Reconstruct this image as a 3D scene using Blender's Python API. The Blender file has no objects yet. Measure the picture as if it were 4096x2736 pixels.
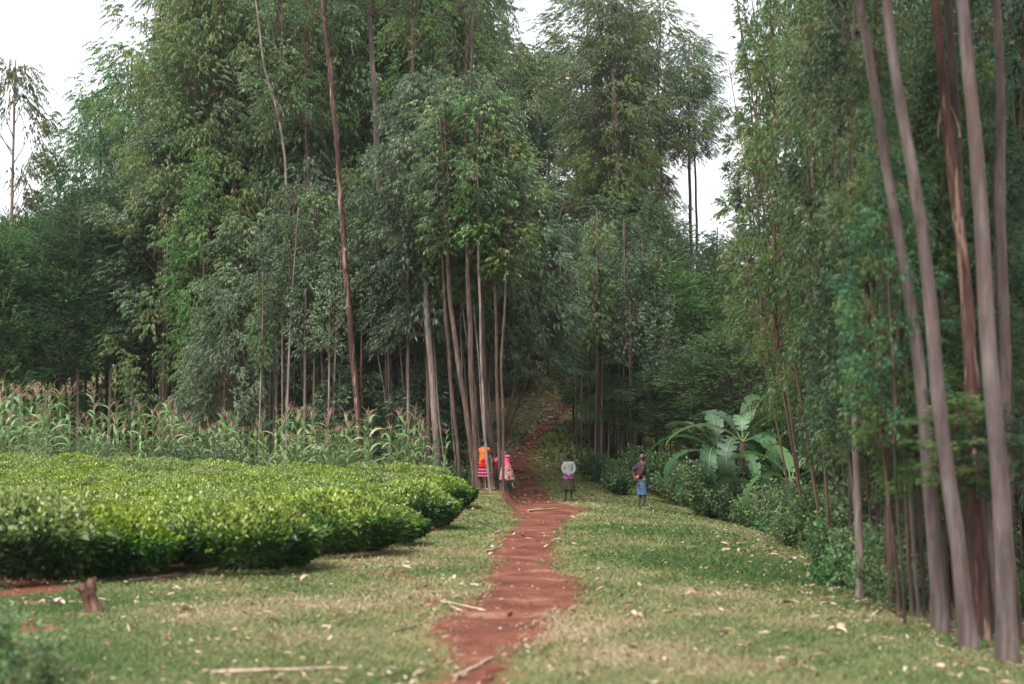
import bpy, bmesh, math, random
import numpy as np
from mathutils import Vector, Matrix, Euler
R = math.radians
rng = np.random.default_rng(7); random.seed(7)
S = bpy.context.scene
COL = S.collection

# ------------------------------------------------------------ camera
CAMZ, F, PITCH = 1.6, 1024/36*50, math.atan(113/(1024/36*50))
cam = bpy.data.cameras.new("camera"); co = bpy.data.objects.new("camera", cam); COL.objects.link(co)
co.location = (0, 0, CAMZ); co.rotation_euler = (math.pi/2+PITCH, 0, 0)
cam.lens = 50; cam.sensor_width = 36; cam.clip_start = .1; cam.clip_end = 2000
cam.dof.use_dof = True; cam.dof.focus_distance = 47; cam.dof.aperture_fstop = 1.35
S.camera = co
# ------------------------------------------------------------ sky and sun
SUN_EL, SUN_AZ = R(58), R(215)     # soft light through cloud, from high behind the camera's left
w = bpy.data.worlds.new("World"); S.world = w; w.use_nodes = True
nt = w.node_tree; nt.nodes.clear()
out = nt.nodes.new('ShaderNodeOutputWorld'); bg = nt.nodes.new('ShaderNodeBackground')
sky = nt.nodes.new('ShaderNodeTexSky'); sky.sky_type = 'NISHITA'; sky.sun_disc = False
sky.sun_elevation = SUN_EL; sky.sun_rotation = SUN_AZ
tc = nt.nodes.new('ShaderNodeTexCoord'); mp = nt.nodes.new('ShaderNodeMapping'); mp.inputs['Scale'].default_value = (1, 1, 3)
nz = nt.nodes.new('ShaderNodeTexNoise'); nz.inputs['Scale'].default_value = 1.6; nz.inputs['Detail'].default_value = 6
rp = nt.nodes.new('ShaderNodeValToRGB')
rp.color_ramp.elements[0].position = .35; rp.color_ramp.elements[0].color = (.82, .86, .95, 1)
rp.color_ramp.elements[1].position = .68; rp.color_ramp.elements[1].color = (1, 1, 1, 1)
sc = nt.nodes.new('ShaderNodeVectorMath'); sc.operation = 'SCALE'; sc.inputs['Scale'].default_value = 8.6
mx = nt.nodes.new('ShaderNodeMix'); mx.data_type = 'RGBA'; mx.inputs[0].default_value = .9
L = nt.links.new
L(tc.outputs['Generated'], mp.inputs[0]); L(mp.outputs[0], nz.inputs['Vector']); L(nz.outputs['Fac'], rp.inputs[0])
L(rp.outputs[0], sc.inputs[0]); L(sky.outputs[0], mx.inputs[6]); L(sc.outputs[0], mx.inputs[7])
L(mx.outputs[2], bg.inputs['Color']); bg.inputs['Strength'].default_value = .1; L(bg.outputs[0], out.inputs[0])
sl = bpy.data.lights.new("sun", 'SUN'); sl.energy = 3.0; sl.angle = R(30); sl.color = (1, .97, .92)
so = bpy.data.objects.new("sun", sl); COL.objects.link(so)
sd = Vector((math.sin(SUN_AZ)*math.cos(SUN_EL), math.cos(SUN_AZ)*math.cos(SUN_EL), math.sin(SUN_EL)))
so.rotation_euler = (-sd).to_track_quat('-Z', 'Y').to_euler()
S.view_settings.view_transform = 'Standard'; S.view_settings.look = 'None'
S.view_settings.exposure = 1.0; S.view_settings.gamma = 1
cy = S.cycles
cy.max_bounces = 5; cy.diffuse_bounces = 3; cy.glossy_bounces = 2; cy.transmission_bounces = 3; cy.transparent_max_bounces = 4
cy.use_denoising = True; cy.caustics_reflective = False; cy.caustics_refractive = False
S.render.use_persistent_data = False

# ------------------------------------------------------------ helpers
def sm(t): t = np.clip(t, 0, 1); return t*t*(3-2*t)
def wob(x, y, f=1., seed=0):
    """smooth pseudo noise -1..1"""
    a = np.random.default_rng(seed).uniform(0, 6.28, 8); v = 0
    for i, (p, q) in enumerate(((1, .3), (-.4, 1.1), (1.7, 1.3), (2.3, -1.9), (-3.1, 2.6), (4.3, 3.7), (-5.9, 5.1), (7.7, -7.1))):
        v = v + np.sin(f*(p*x+q*y)+a[i])/(1+.55*i)
    return v/2.2

def H(x, y):
    x = np.asarray(x, float); y = np.asarray(y, float)
    s = np.clip(y-49, 0, 90)
    z = .15*s*s/(s+4)*(1-.55*sm((x-6)/14))*(1-.25*sm((-x-12)/30))
    k = sm((y-30)/14)
    z = z + .45*k*sm((.25-x)/(2.-1.4*k))*(1-sm((y-52)/10))
    z = z + .35*sm((-x-5)/10)*sm((y-20)/25)
    dr = np.clip(x-2.2, 0, 40)
    z = z - .035*dr*dr/(1+.09*dr)*(1-.35*sm((y-55)/30))
    z = z + .02*wob(x, y, .9, 1) + .012*wob(x, y, 3.1, 2) * (np.abs(x) < 30)
    return z

def ray(px, py):
    dx, dy = (px-512)/F, (342-py)/F
    return np.array((dx, math.cos(PITCH)-dy*math.sin(PITCH), math.sin(PITCH)+dy*math.cos(PITCH)))
def at(px, py, D):
    d = ray(px, py); return Vector(d*(D/d[1])+np.array((0, 0, CAMZ)))
def on_ground(px, py):
    d = ray(px, py); t = np.arange(4, 160, .05)
    P = d[None, :]*t[:, None]; z = P[:, 2]+CAMZ-H(P[:, 0], P[:, 1])
    i = int(np.argmax(z < 0)) if (z < 0).any() else len(t)-1
    x, y = P[i, 0], P[i, 1]
    return Vector((x, y, float(H(x, y))))
def gz(x, y): return float(H(x, y))
def pxw(px, D): return (px-512)/F*D

def mesh(name, V, faces, mats=(), var=None, smooth=False, midx=None, uv=None):
    """faces: list of integer arrays (n,k)"""
    V = np.asarray(V, np.float32).reshape(-1, 3)
    m = bpy.data.meshes.new(name); m.vertices.add(len(V)); m.vertices.foreach_set('co', V.ravel())
    loops = np.concatenate([np.asarray(f, np.int32).ravel() for f in faces])
    sizes = np.concatenate([np.full(len(f), np.asarray(f).shape[1], np.int32) for f in faces])
    m.loops.add(len(loops)); m.loops.foreach_set('vertex_index', loops)
    m.polygons.add(len(sizes)); st = np.zeros(len(sizes), np.int32); st[1:] = np.cumsum(sizes)[:-1]
    m.polygons.foreach_set('loop_start', st); m.polygons.foreach_set('loop_total', sizes)
    if smooth: m.polygons.foreach_set('use_smooth', np.ones(len(sizes), bool))
    if midx is not None: m.polygons.foreach_set('material_index', np.asarray(midx, np.int32))
    if var is not None:
        a = m.attributes.new('var', 'FLOAT', 'FACE'); a.data.foreach_set('value', np.asarray(var, np.float32))
    for x in mats: m.materials.append(x)
    m.update(calc_edges=True)
    return m
def obj(name, me, parent=None, loc=None, rot=None, scale=None):
    o = bpy.data.objects.new(name, me); COL.objects.link(o)
    if parent: o.parent = parent
    if loc is not None: o.location = loc
    if rot is not None: o.rotation_euler = rot
    if scale is not None: o.scale = scale if hasattr(scale, '__len__') else (scale,)*3
    return o
def tag(o, label, cat, group=None, kind=None):
    o['label'] = label; o['category'] = cat
    if group: o['group'] = group
    if kind: o['kind'] = kind
    return o
def thing(name, label, cat, loc=(0, 0, 0), rz=0, group=None, scale=1):
    return tag(obj(name, None, loc=loc, rot=(0, 0, rz), scale=scale), label, cat, group)

class Buf:
    def __init__(s): s.V = []; s.F = {3: [], 4: []}; s.n = 0; s.var = {3: [], 4: []}
    def add(s, V, F, var=0.):
        V = np.asarray(V, float).reshape(-1, 3); F = np.asarray(F, int)
        s.V.append(V); s.F[F.shape[1]].append(F+s.n)
        s.var[F.shape[1]].append(np.broadcast_to(var, (len(F),)).astype(float)); s.n += len(V)
    def tube(s, P, r, k=7, var=0., cap=True, wobble=0.):
        P = np.asarray(P, float); r = np.broadcast_to(r, (len(P),)); n = len(P)
        T = np.gradient(P, axis=0); T /= np.linalg.norm(T, axis=1)[:, None]+1e-9
        ref = np.array((1., 0, 0)) if abs(T[:, 0]).mean() < .8 else np.array((0, 1., 0))
        A = np.cross(T, ref); A /= np.linalg.norm(A, axis=1)[:, None]+1e-9; B = np.cross(T, A)
        a = np.arange(k)/k*2*np.pi
        rr = r[:, None]*(1+wobble*rng.normal(size=(n, k)))
        V = P[:, None]+rr[..., None]*(np.cos(a)[None, :, None]*A[:, None]+np.sin(a)[None, :, None]*B[:, None])
        i = (np.arange(n-1)*k)[:, None]; j = np.arange(k)[None]; j2 = (j+1) % k
        s.add(V, np.stack([i+j, i+j2, i+k+j2, i+k+j], -1).reshape(-1, 4), var)
        if cap:
            for e, P0 in ((0, P[0]), (n-1, P[-1])):
                ring = V[e]; Vc = np.vstack([ring, P0]); q = np.arange(k)
                s.add(Vc, np.stack([q, (q+1) % k, np.full(k, k)], -1), var)
    def mesh(s, name, mats, smooth=True):
        fs = [np.concatenate(s.F[k]) for k in (3, 4) if s.F[k]]
        vv = np.concatenate([np.concatenate(s.var[k]) for k in (3, 4) if s.F[k]])
        return mesh(name, np.concatenate(s.V), fs, mats, vv, smooth)

def leaves(P, T, Sd, var, droop=0., seg=1, mats=(), name='foliage'):
    """P base, T tip vector, Sd half-width vector"""
    n = len(P); N = np.cross(T, Sd); N /= np.linalg.norm(N, axis=1)[:, None]+1e-9
    ln = np.linalg.norm(T, axis=1)[:, None]; w_ = np.linalg.norm(Sd, axis=1)[:, None]
    if seg == 1:
        V = np.stack([P, P+.42*T+Sd+N*w_*.35, P+T-N*ln*droop, P+.42*T-Sd+N*w_*.35], 1)
        b = (np.arange(n)*4)[:, None]
        return mesh(name, V, [b+np.array([0, 1, 2, 3])], mats, var)
    V = np.stack([P, P+.3*T+Sd+N*w_*.3, P+.3*T-Sd+N*w_*.3, P+.7*T+.8*Sd+N*w_*.2-N*ln*droop*.4,
                  P+.7*T-.8*Sd+N*w_*.2-N*ln*droop*.4, P+T-N*ln*droop], 1)
    b = (np.arange(n)*6)[:, None]
    return mesh(name, V, [np.concatenate([b+np.array([0, 1, 2]), b+np.array([3, 5, 4])]), b+np.array([1, 3, 4, 2])],
                mats, np.concatenate([var, var, var]))
def unit(v): return v/(np.linalg.norm(v, axis=-1, keepdims=True)+1e-9)
def rdir(n): return unit(rng.normal(size=(n, 3)))

# ------------------------------------------------------------ blade-leaf helper (maize, banana, grasses)
def blade(b, base, az, ln, wd, up0, bend, nseg=7, var=.5, tw=0., prof=None, fold=.25, ragged=0.):
    """an arching leaf: starts at angle up0 above horizontal and bends down"""
    t_ = np.linspace(0, 1, nseg+1); ang = up0-bend*t_**1.2; st = ln/nseg
    rr = np.concatenate([[0], np.cumsum(np.cos(ang[:-1])*st)]); zz = np.concatenate([[0], np.cumsum(np.sin(ang[:-1])*st)])
    d = np.array((math.cos(az), math.sin(az), 0)); s = np.array((-math.sin(az), math.cos(az), 0))
    C = np.asarray(base)+rr[:, None]*d+zz[:, None]*np.array((0, 0, 1.))
    wv = wd/2*(prof(t_) if prof else np.clip(np.minimum(t_*6+.35, (1-t_)*1.9), .02, 1))
    N = -np.sin(ang)[:, None]*d+np.cos(ang)[:, None]*np.array((0, 0, 1.))
    side = s*math.cos(tw)+np.array((0, 0, 1.))*math.sin(tw)
    V = np.stack([C+side*wv[:, None]+N*(wv*fold)[:, None], C, C-side*wv[:, None]+N*(wv*fold)[:, None]], 1)
    if ragged: V[:, 0] += rng.normal(0, ragged, (nseg+1, 3)); V[:, 2] += rng.normal(0, ragged, (nseg+1, 3))
    i = np.arange(nseg)*3
    b.add(V, np.concatenate([np.stack([i, i+1, i+4, i+3], -1), np.stack([i+1, i+2, i+5, i+4], -1)]), var)
# ------------------------------------------------------------ materials
def new_mat(name):
    m = bpy.data.materials.new(name); m.use_nodes = True; t = m.node_tree
    return m, t, t.nodes['Principled BSDF'], t.nodes['Material Output']
def ramp(t, stops):
    r = t.nodes.new('ShaderNodeValToRGB'); e = r.color_ramp.elements
    while len(e) < len(stops): e.new(.5)
    for k, (p, c) in enumerate(stops): e[k].position = p; e[k].color = (*c, 1)
    return r
def noise(t, scale, detail=4, src=None, rough=.6, dist=0.):
    n = t.nodes.new('ShaderNodeTexNoise'); n.inputs['Scale'].default_value = scale; n.inputs['Detail'].default_value = detail
    n.inputs['Roughness'].default_value = rough; n.inputs['Distortion'].default_value = dist
    if src: t.links.new(src, n.inputs['Vector'])
    return n
def mapping(t, scale, which='Object'):
    c = t.nodes.new('ShaderNodeTexCoord'); m = t.nodes.new('ShaderNodeMapping'); m.inputs['Scale'].default_value = scale
    t.links.new(c.outputs[which], m.inputs[0]); return m.outputs[0]
def attr(t, name):
    a = t.nodes.new('ShaderNodeAttribute'); a.attribute_name = name; return a.outputs['Fac']
def mixc(t, fac, a, b, mode='MIX'):
    m = t.nodes.new('ShaderNodeMix'); m.data_type = 'RGBA'; m.blend_type = mode; l = t.links.new
    for k, v in ((0, fac), (6, a), (7, b)):
        if isinstance(v, (int, float)): m.inputs[k].default_value = v
        elif isinstance(v, tuple): m.inputs[k].default_value = (*v, 1)
        else: l(v, m.inputs[k])
    return m.outputs[2]
def math_(t, op, a, b=0., c=None):
    m = t.nodes.new('ShaderNodeMath'); m.operation = op
    for k, v in enumerate((a, b, c)):
        if v is None: continue
        if isinstance(v, (int, float)): m.inputs[k].default_value = v
        else: t.links.new(v, m.inputs[k])
    return m.outputs[0]
def bump(t, bs, h, strength=.5, dist=.02):
    b = t.nodes.new('ShaderNodeBump'); b.inputs['Strength'].default_value = strength; b.inputs['Distance'].default_value = dist
    t.links.new(h, b.inputs['Height']); t.links.new(b.outputs[0], bs.inputs['Normal'])

def leaf_mat(name, stops, rough=.45, trans=.28, hue=.03, spec=.5, shift=.42):
    m, t, bs, o = new_mat(name); l = t.links.new
    oi = t.nodes.new('ShaderNodeObjectInfo')
    r = ramp(t, stops); l(attr(t, 'var'), r.inputs[0])
    hs = t.nodes.new('ShaderNodeHueSaturation')
    l(math_(t, 'MULTIPLY_ADD', oi.outputs['Random'], hue, .5-hue/2), hs.inputs['Hue'])
    r2 = math_(t, 'FRACT', math_(t, 'MULTIPLY', oi.outputs['Random'], 7.31))
    l(math_(t, 'MULTIPLY_ADD', r2, shift*2, 1-shift), hs.inputs['Value'])
    r3 = math_(t, 'FRACT', math_(t, 'MULTIPLY', oi.outputs['Random'], 13.7))
    l(math_(t, 'MULTIPLY_ADD', r3, .3, .95), hs.inputs['Saturation'])
    l(r.outputs[0], hs.inputs['Color'])
    l(hs.outputs[0], bs.inputs['Base Color']); bs.inputs['Roughness'].default_value = rough
    bs.inputs['Specular IOR Level'].default_value = spec
    tr = t.nodes.new('ShaderNodeBsdfTranslucent'); l(hs.outputs[0], tr.inputs[0])
    ms = t.nodes.new('ShaderNodeMixShader'); ms.inputs[0].default_value = trans
    l(bs.outputs[0], ms.inputs[1]); l(tr.outputs[0], ms.inputs[2]); l(ms.outputs[0], o.inputs[0])
    return m
def bark_mat(name, stops, peel=None, sc=1.):
    m, t, bs, o = new_mat(name); l = t.links.new
    mpv = mapping(t, (9*sc, 9*sc, 1.3*sc)); n1 = noise(t, 1.6, 6, mpv, .65, .4)
    r = ramp(t, stops); l(n1.outputs['Fac'], r.inputs[0]); c = r.outputs[0]
    if peel:
        n2 = noise(t, 1., 4, mapping(t, (7*sc, 7*sc, .5*sc)), .7, .8); rr = ramp(t, [(.54, (0, 0, 0)), (.60, (1, 1, 1))])
        l(n2.outputs['Fac'], rr.inputs[0]); c = mixc(t, rr.outputs[0], c, peel)
    n3 = noise(t, 1.1, 5, mapping(t, (1.6, 1.6, .7))); r3 = ramp(t, [(.35, (.6, .58, .58)), (.65, (1.2, 1.17, 1.12))]); l(n3.outputs['Fac'], r3.inputs[0])
    c = mixc(t, 1., c, r3.outputs[0], 'MULTIPLY')
    l(c, bs.inputs['Base Color']); bs.inputs['Roughness'].default_value = .85; bs.inputs['Specular IOR Level'].default_value = .2
    bump(t, bs, n1.outputs['Fac'], .5, .02)
    return m
def plain(name, c, rough=.8, var=.15, sc=20., c2=None, metal=0):
    m, t, bs, o = new_mat(name); n = noise(t, sc, 4, mapping(t, (1, 1, 1)))
    c2 = c2 or tuple(v*(1-var*2) for v in c); r = ramp(t, [(.35, c2), (.65, tuple(v*(1+var) for v in c))])
    t.links.new(n.outputs['Fac'], r.inputs[0]); t.links.new(r.outputs[0], bs.inputs['Base Color']); bs.inputs['Roughness'].default_value = rough
    return m

M = {}
M['euc'] = leaf_mat('eucalyptus_leaves', [(0, (.045, .092, .036)), (.35, (.082, .150, .054)), (.7, (.135, .212, .080)), (.93, (.22, .285, .13)), (1, (.34, .23, .11))], .42, .25, .035)
M['euc_blue'] = leaf_mat('blue_eucalyptus_leaves', [(0, (.048, .092, .046)), (.4, (.092, .152, .078)), (.8, (.165, .225, .128)), (.95, (.28, .315, .20)), (1, (.38, .30, .19))], .38, .2, .03)
M['euc_olive'] = leaf_mat('olive_eucalyptus_leaves', [(0, (.055, .10, .038)), (.4, (.105, .165, .062)), (.75, (.165, .235, .09)), (.92, (.25, .27, .12)), (1, (.36, .22, .10))], .4, .38, .03)
M['wattle'] = leaf_mat('wattle_leaves', [(0, (.036, .088, .032)), (.5, (.075, .155, .055)), (.85, (.135, .225, .09)), (1, (.26, .33, .18))], .55, .25, .03)
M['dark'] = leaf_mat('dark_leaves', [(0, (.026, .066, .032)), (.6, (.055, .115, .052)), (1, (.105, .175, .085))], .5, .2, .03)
M['tea'] = leaf_mat('tea_leaves', [(0, (.020, .055, .018)), (.3, (.045, .11, .028)), (.52, (.125, .20, .045)), (.75, (.29, .37, .09)), (1, (.48, .54, .19))], .38, .3, .015, .5, .1)
M['maize'] = leaf_mat('maize_leaves', [(0, (.09, .165, .065)), (.5, (.19, .30, .12)), (.85, (.33, .43, .22)), (1, (.46, .40, .25))], .45, .3, .03, .5, .2)
M['tassel'] = plain('maize_tassel', (.38, .25, .17), .8, .2, 30)
M['stalk'] = plain('maize_stalk', (.14, .20, .07), .6, .2, 8)
M['banana'] = leaf_mat('banana_leaves', [(0, (.03, .072, .034)), (.5, (.05, .112, .046)), (.9, (.09, .17, .068)), (1, (.19, .27, .11))], .5, .3, .03, .5, .15)
M['shrub'] = leaf_mat('shrub_leaves', [(0, (.065, .115, .05)), (.5, (.13, .205, .095)), (.85, (.23, .31, .165)), (.97, (.34, .40, .25)), (1, (.65, .45, .05))], .5, .28, .04, .4, .3)
M['grass'] = leaf_mat('grass_blades', [(0, (.085, .135, .055)), (.3, (.15, .19, .09)), (.55, (.225, .235, .125)), (.8, (.31, .275, .175)), (1, (.44, .36, .26))], .7, .3, .01, .25, .05)
M['litter'] = leaf_mat('dry_leaves', [(0, (.11, .05, .03)), (.4, (.22, .13, .08)), (.7, (.38, .27, .19)), (1, (.56, .46, .37))], .7, .1, .02, .3, .1)
M['bark_grey'] = bark_mat('grey_bark', [(.3, (.12, .09, .075)), (.5, (.24, .19, .165)), (.7, (.36, .30, .265))])
M['bark_pale'] = bark_mat('pale_bark', [(.3, (.15, .12, .10)), (.5, (.28, .23, .20)), (.7, (.40, .34, .30))])
M['bark_brown'] = bark_mat('brown_bark', [(.3, (.055, .036, .028)), (.55, (.13, .088, .068)), (.72, (.22, .165, .135))])
M['bark_red'] = bark_mat('red_bark', [(.3, (.045, .024, .020)), (.55, (.095, .048, .040)), (.7, (.16, .095, .080))], (.30, .20, .155))
M['bark_pink'] = bark_mat('pink_bark', [(.3, (.07, .048, .043)), (.5, (.135, .105, .100)), (.7, (.20, .165, .160))], (.105, .075, .064), .8)
M['bark_dark'] = bark_mat('dark_bark', [(.3, (.03, .024, .02)), (.6, (.08, .06, .05)), (.75, (.13, .10, .085))])
M['twig'] = plain('twig', (.10, .075, .06), .9)
M['deadwood'] = bark_mat('dead_wood', [(.3, (.26, .17, .12)), (.5, (.48, .36, .27)), (.7, (.64, .52, .42))], None, 2.)

def ground_mats():
    # grassy ground with tan, green and red-soil areas, driven by attributes and noise
    m, t, bs, o = new_mat('grassy_ground'); l = t.links.new
    v = mapping(t, (1, 1, 1)); n1 = noise(t, .55, 6, v, .62); n2 = noise(t, 5., 6, v, .7); n3 = noise(t, 42., 4, v, .7)
    r1 = ramp(t, [(.30, (.075, .115, .035)), (.46, (.135, .155, .058)), (.58, (.20, .185, .095)), (.72, (.27, .225, .13))]); l(n1.outputs['Fac'], r1.inputs[0])
    r2 = ramp(t, [(.3, (.6, .62, .55)), (.7, (1.35, 1.3, 1.2))]); l(n2.outputs['Fac'], r2.inputs[0])
    r3 = ramp(t, [(.3, (.55, .58, .5)), (.7, (1.4, 1.35, 1.3))]); l(n3.outputs['Fac'], r3.inputs[0])
    c = mixc(t, 1., mixc(t, 1., r1.outputs[0], r2.outputs[0], 'MULTIPLY'), r3.outputs[0], 'MULTIPLY')
    rs = ramp(t, [(.3, (.10, .035, .022)), (.6, (.20, .078, .048)), (.8, (.30, .17, .12))]); l(n2.outputs['Fac'], rs.inputs[0])
    f = math_(t, 'ADD', attr(t, 'soil'), math_(t, 'MULTIPLY_ADD', n2.outputs['Fac'], 1.6, -.8))
    rf = ramp(t, [(.45, (0, 0, 0)), (.62, (1, 1, 1))]); l(f, rf.inputs[0]); c = mixc(t, rf.outputs[0], c, rs.outputs[0])
    l(c, bs.inputs['Base Color']); bs.inputs['Roughness'].default_value = .95; bs.inputs['Specular IOR Level'].default_value = .1
    bump(t, bs, n3.outputs['Fac'], .7, .03); M['ground'] = m
    m, t, bs, o = new_mat('red_soil'); l = t.links.new
    v = mapping(t, (1, 1, 1)); n1 = noise(t, 1.1, 6, v, .6); n2 = noise(t, 16., 6, v, .7); n3 = noise(t, 90., 3, v, .7)
    r1 = ramp(t, [(.32, (.075, .030, .019)), (.46, (.14, .048, .030)), (.58, (.19, .072, .045)), (.72, (.30, .165, .11))]); l(n1.outputs['Fac'], r1.inputs[0])
    r2 = ramp(t, [(.3, (.66, .62, .6)), (.7, (1.3, 1.32, 1.35))]); l(n2.outputs['Fac'], r2.inputs[0])
    r3 = ramp(t, [(.3, (.75, .72, .7)), (.75, (1.3, 1.3, 1.3))]); l(n3.outputs['Fac'], r3.inputs[0])
    c = mixc(t, 1., mixc(t, 1., r1.outputs[0], r2.outputs[0], 'MULTIPLY'), r3.outputs[0], 'MULTIPLY')
    l(c, bs.inputs['Base Color']); bs.inputs['Roughness'].default_value = .95; bs.inputs['Specular IOR Level'].default_value = .15
    bump(t, bs, n2.outputs['Fac'], .8, .03); M['soil'] = m
ground_mats()

# ------------------------------------------------------------ path outline (from the picture, laid on the terrain)
q = 1/2.2922
PL = [(1560, 1040, 1112), (1500, 1062, 1170), (1460, 1010, 1225), (1420, 1020, 1262), (1380, 1105, 1330), (1350, 1118, 1345), (1330, 1120, 1305), (1300, 1122, 1268),
      (1250, 1150, 1258), (1200, 1188, 1288), (1175, 1185, 1315), (1158, 1150, 1345), (1140, 1130, 1285), (1100, 1162, 1230),
      (1060, 1168, 1206), (1030, 1186, 1220), (1000, 1212, 1240), (970, 1246, 1266), (945, 1274, 1290), (925, 1294, 1306)]
pl = [(on_ground(a*q, y*q), on_ground(b*q, y*q)) for y, a, b in PL]
PY = np.array([(a.y+b.y)/2 for a, b in pl]); PXL = np.array([a.x for a, b in pl]); PXR = np.array([b.x for a, b in pl])
o_ = np.argsort(PY); PY, PXL, PXR = PY[o_], PXL[o_], PXR[o_]
PY = np.concatenate([[-6, 4], PY]); PXL = np.concatenate([[-.6, -.45], PXL]); PXR = np.concatenate([[.3, .25], PXR])
def path_d(x, y):
    """signed distance outside the path (negative inside)"""
    a = np.interp(y, PY, PXL); b = np.interp(y, PY, PXR)
    return np.maximum(a-x, x-b)

# tea field outline
TE = [on_ground(a*q, b*q) for a, b in ((-260, 1345), (0, 1330), (330, 1325), (640, 1285), (870, 1262), (1010, 1212), (1080, 1165))]
TY = np.array([p.y for p in TE]); TX = np.array([p.x for p in TE])
TFAR = 45.5
def in_tea(x, y):
    """positive inside the field"""
    ye = np.interp(x, TX, TY)                 # front edge by x
    return np.minimum(np.minimum(y-ye, TFAR-y), (-1.6-x)*2)

# ------------------------------------------------------------ ground
def bare(x, y): return np.clip((wob(x, y, 1.3, 61)+.5*wob(x, y, 4.1, 62)-.42)*2.2, 0, 1)*(sm((22-y)/5)*.9*sm((-x-.3)/1)+.8*sm((x-1.6)/1)*sm((17-y)/4)+.25)
def build_ground():
    gx = np.concatenate([[-350, -240, -160, -100, -70, -52, -42, -34], np.arange(-28, -9, .5), np.arange(-9, 9, .1), np.arange(9, 28, .5), [32, 38, 46, 56, 72, 100, 160, 240, 350]])
    gy = np.concatenate([[-200, -120, -60, -30, -15, -8, -3, 0, 2, 4, 6], np.arange(7, 30, .12), np.arange(30, 85, .25), np.arange(85, 140, 2), [150, 170, 200, 260, 400]])
    X, Y = np.meshgrid(gx, gy); Z = H(X, Y)
    V = np.stack([X, Y, Z], -1).reshape(-1, 3); nx, ny = len(gx), len(gy)
    i = (np.arange(ny-1)*nx)[:, None]+np.arange(nx-1)[None]; i = i.ravel()
    m = mesh('ground', V, [np.stack([i, i+1, i+nx+1, i+nx], -1)], [M['ground']], smooth=True)
    x, y = V[:, 0], V[:, 1]
    pd = path_d(x, y); te = in_tea(x, y)
    s = np.clip(1-pd/.8, 0, 1)*.62
    s = np.maximum(s, np.clip((te+1.1)/1.3, 0, 1)*.62); s = np.maximum(s, .75*sm((te+1.3)/.9)*sm((y-22)/8))
    s = np.maximum(s, .7*sm((3.2-np.abs(y-46.5))/2.5)*sm((.2-x)/.5)*sm((x+3)/1))      # bank below the grove
    s = np.maximum(s, .34*sm((y-66)/14)); s = np.maximum(s, .42*sm((-x-0.5)/1)*sm((y-50)/4))
    s = np.maximum(s, .62*sm((x-4.0)/1.2)*sm((34-y)/10))
    s = np.maximum(s, bare(x, y)*.8)
    # footworn band on the right of the path by the near edge
    s = s+.2*np.exp(-((x-(2.1+.12*(y-10)))/.35)**2)*sm((22-y)/6)
    a = m.attributes.new('soil', 'FLOAT', 'POINT'); a.data.foreach_set('value', s.astype(np.float32))
    g = obj('ground', m); g['kind'] = 'structure'
    ys = np.concatenate([np.arange(3, 30, .05), np.arange(30, PY[-1], .1)]); nk = 30; u = np.linspace(0, 1, nk)
    a = np.interp(ys, PY, PXL)+.09*wob(ys, 0*ys, 2.7, 5)+.07*wob(ys, 0*ys, 9, 6)+rng.normal(0, .035, len(ys))
    b = np.interp(ys, PY, PXR)+.09*wob(ys, 0*ys, 2.3, 7)+.07*wob(ys, 0*ys, 8, 8)+rng.normal(0, .035, len(ys))
    X = a[:, None]+(b-a)[:, None]*u; Y = np.broadcast_to(ys[:, None], X.shape)
    e = np.minimum(u, 1-u)[None]*2
    Z = H(X, Y)+.018-.014*np.clip(1-e*6, 0, 1)+.008*wob(X, Y, 9, 9)*np.clip(e*4, 0, 1)
    V = np.stack([X, Y, Z], -1).reshape(-1, 3); n = len(ys)
    i = ((np.arange(n-1)*nk)[:, None]+np.arange(nk-1)[None]).ravel()
    p = obj('path', mesh('path', V, [np.stack([i, i+1, i+nk+1, i+nk], -1)], [M['soil']], smooth=True)); p['kind'] = 'structure'
build_ground()

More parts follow.
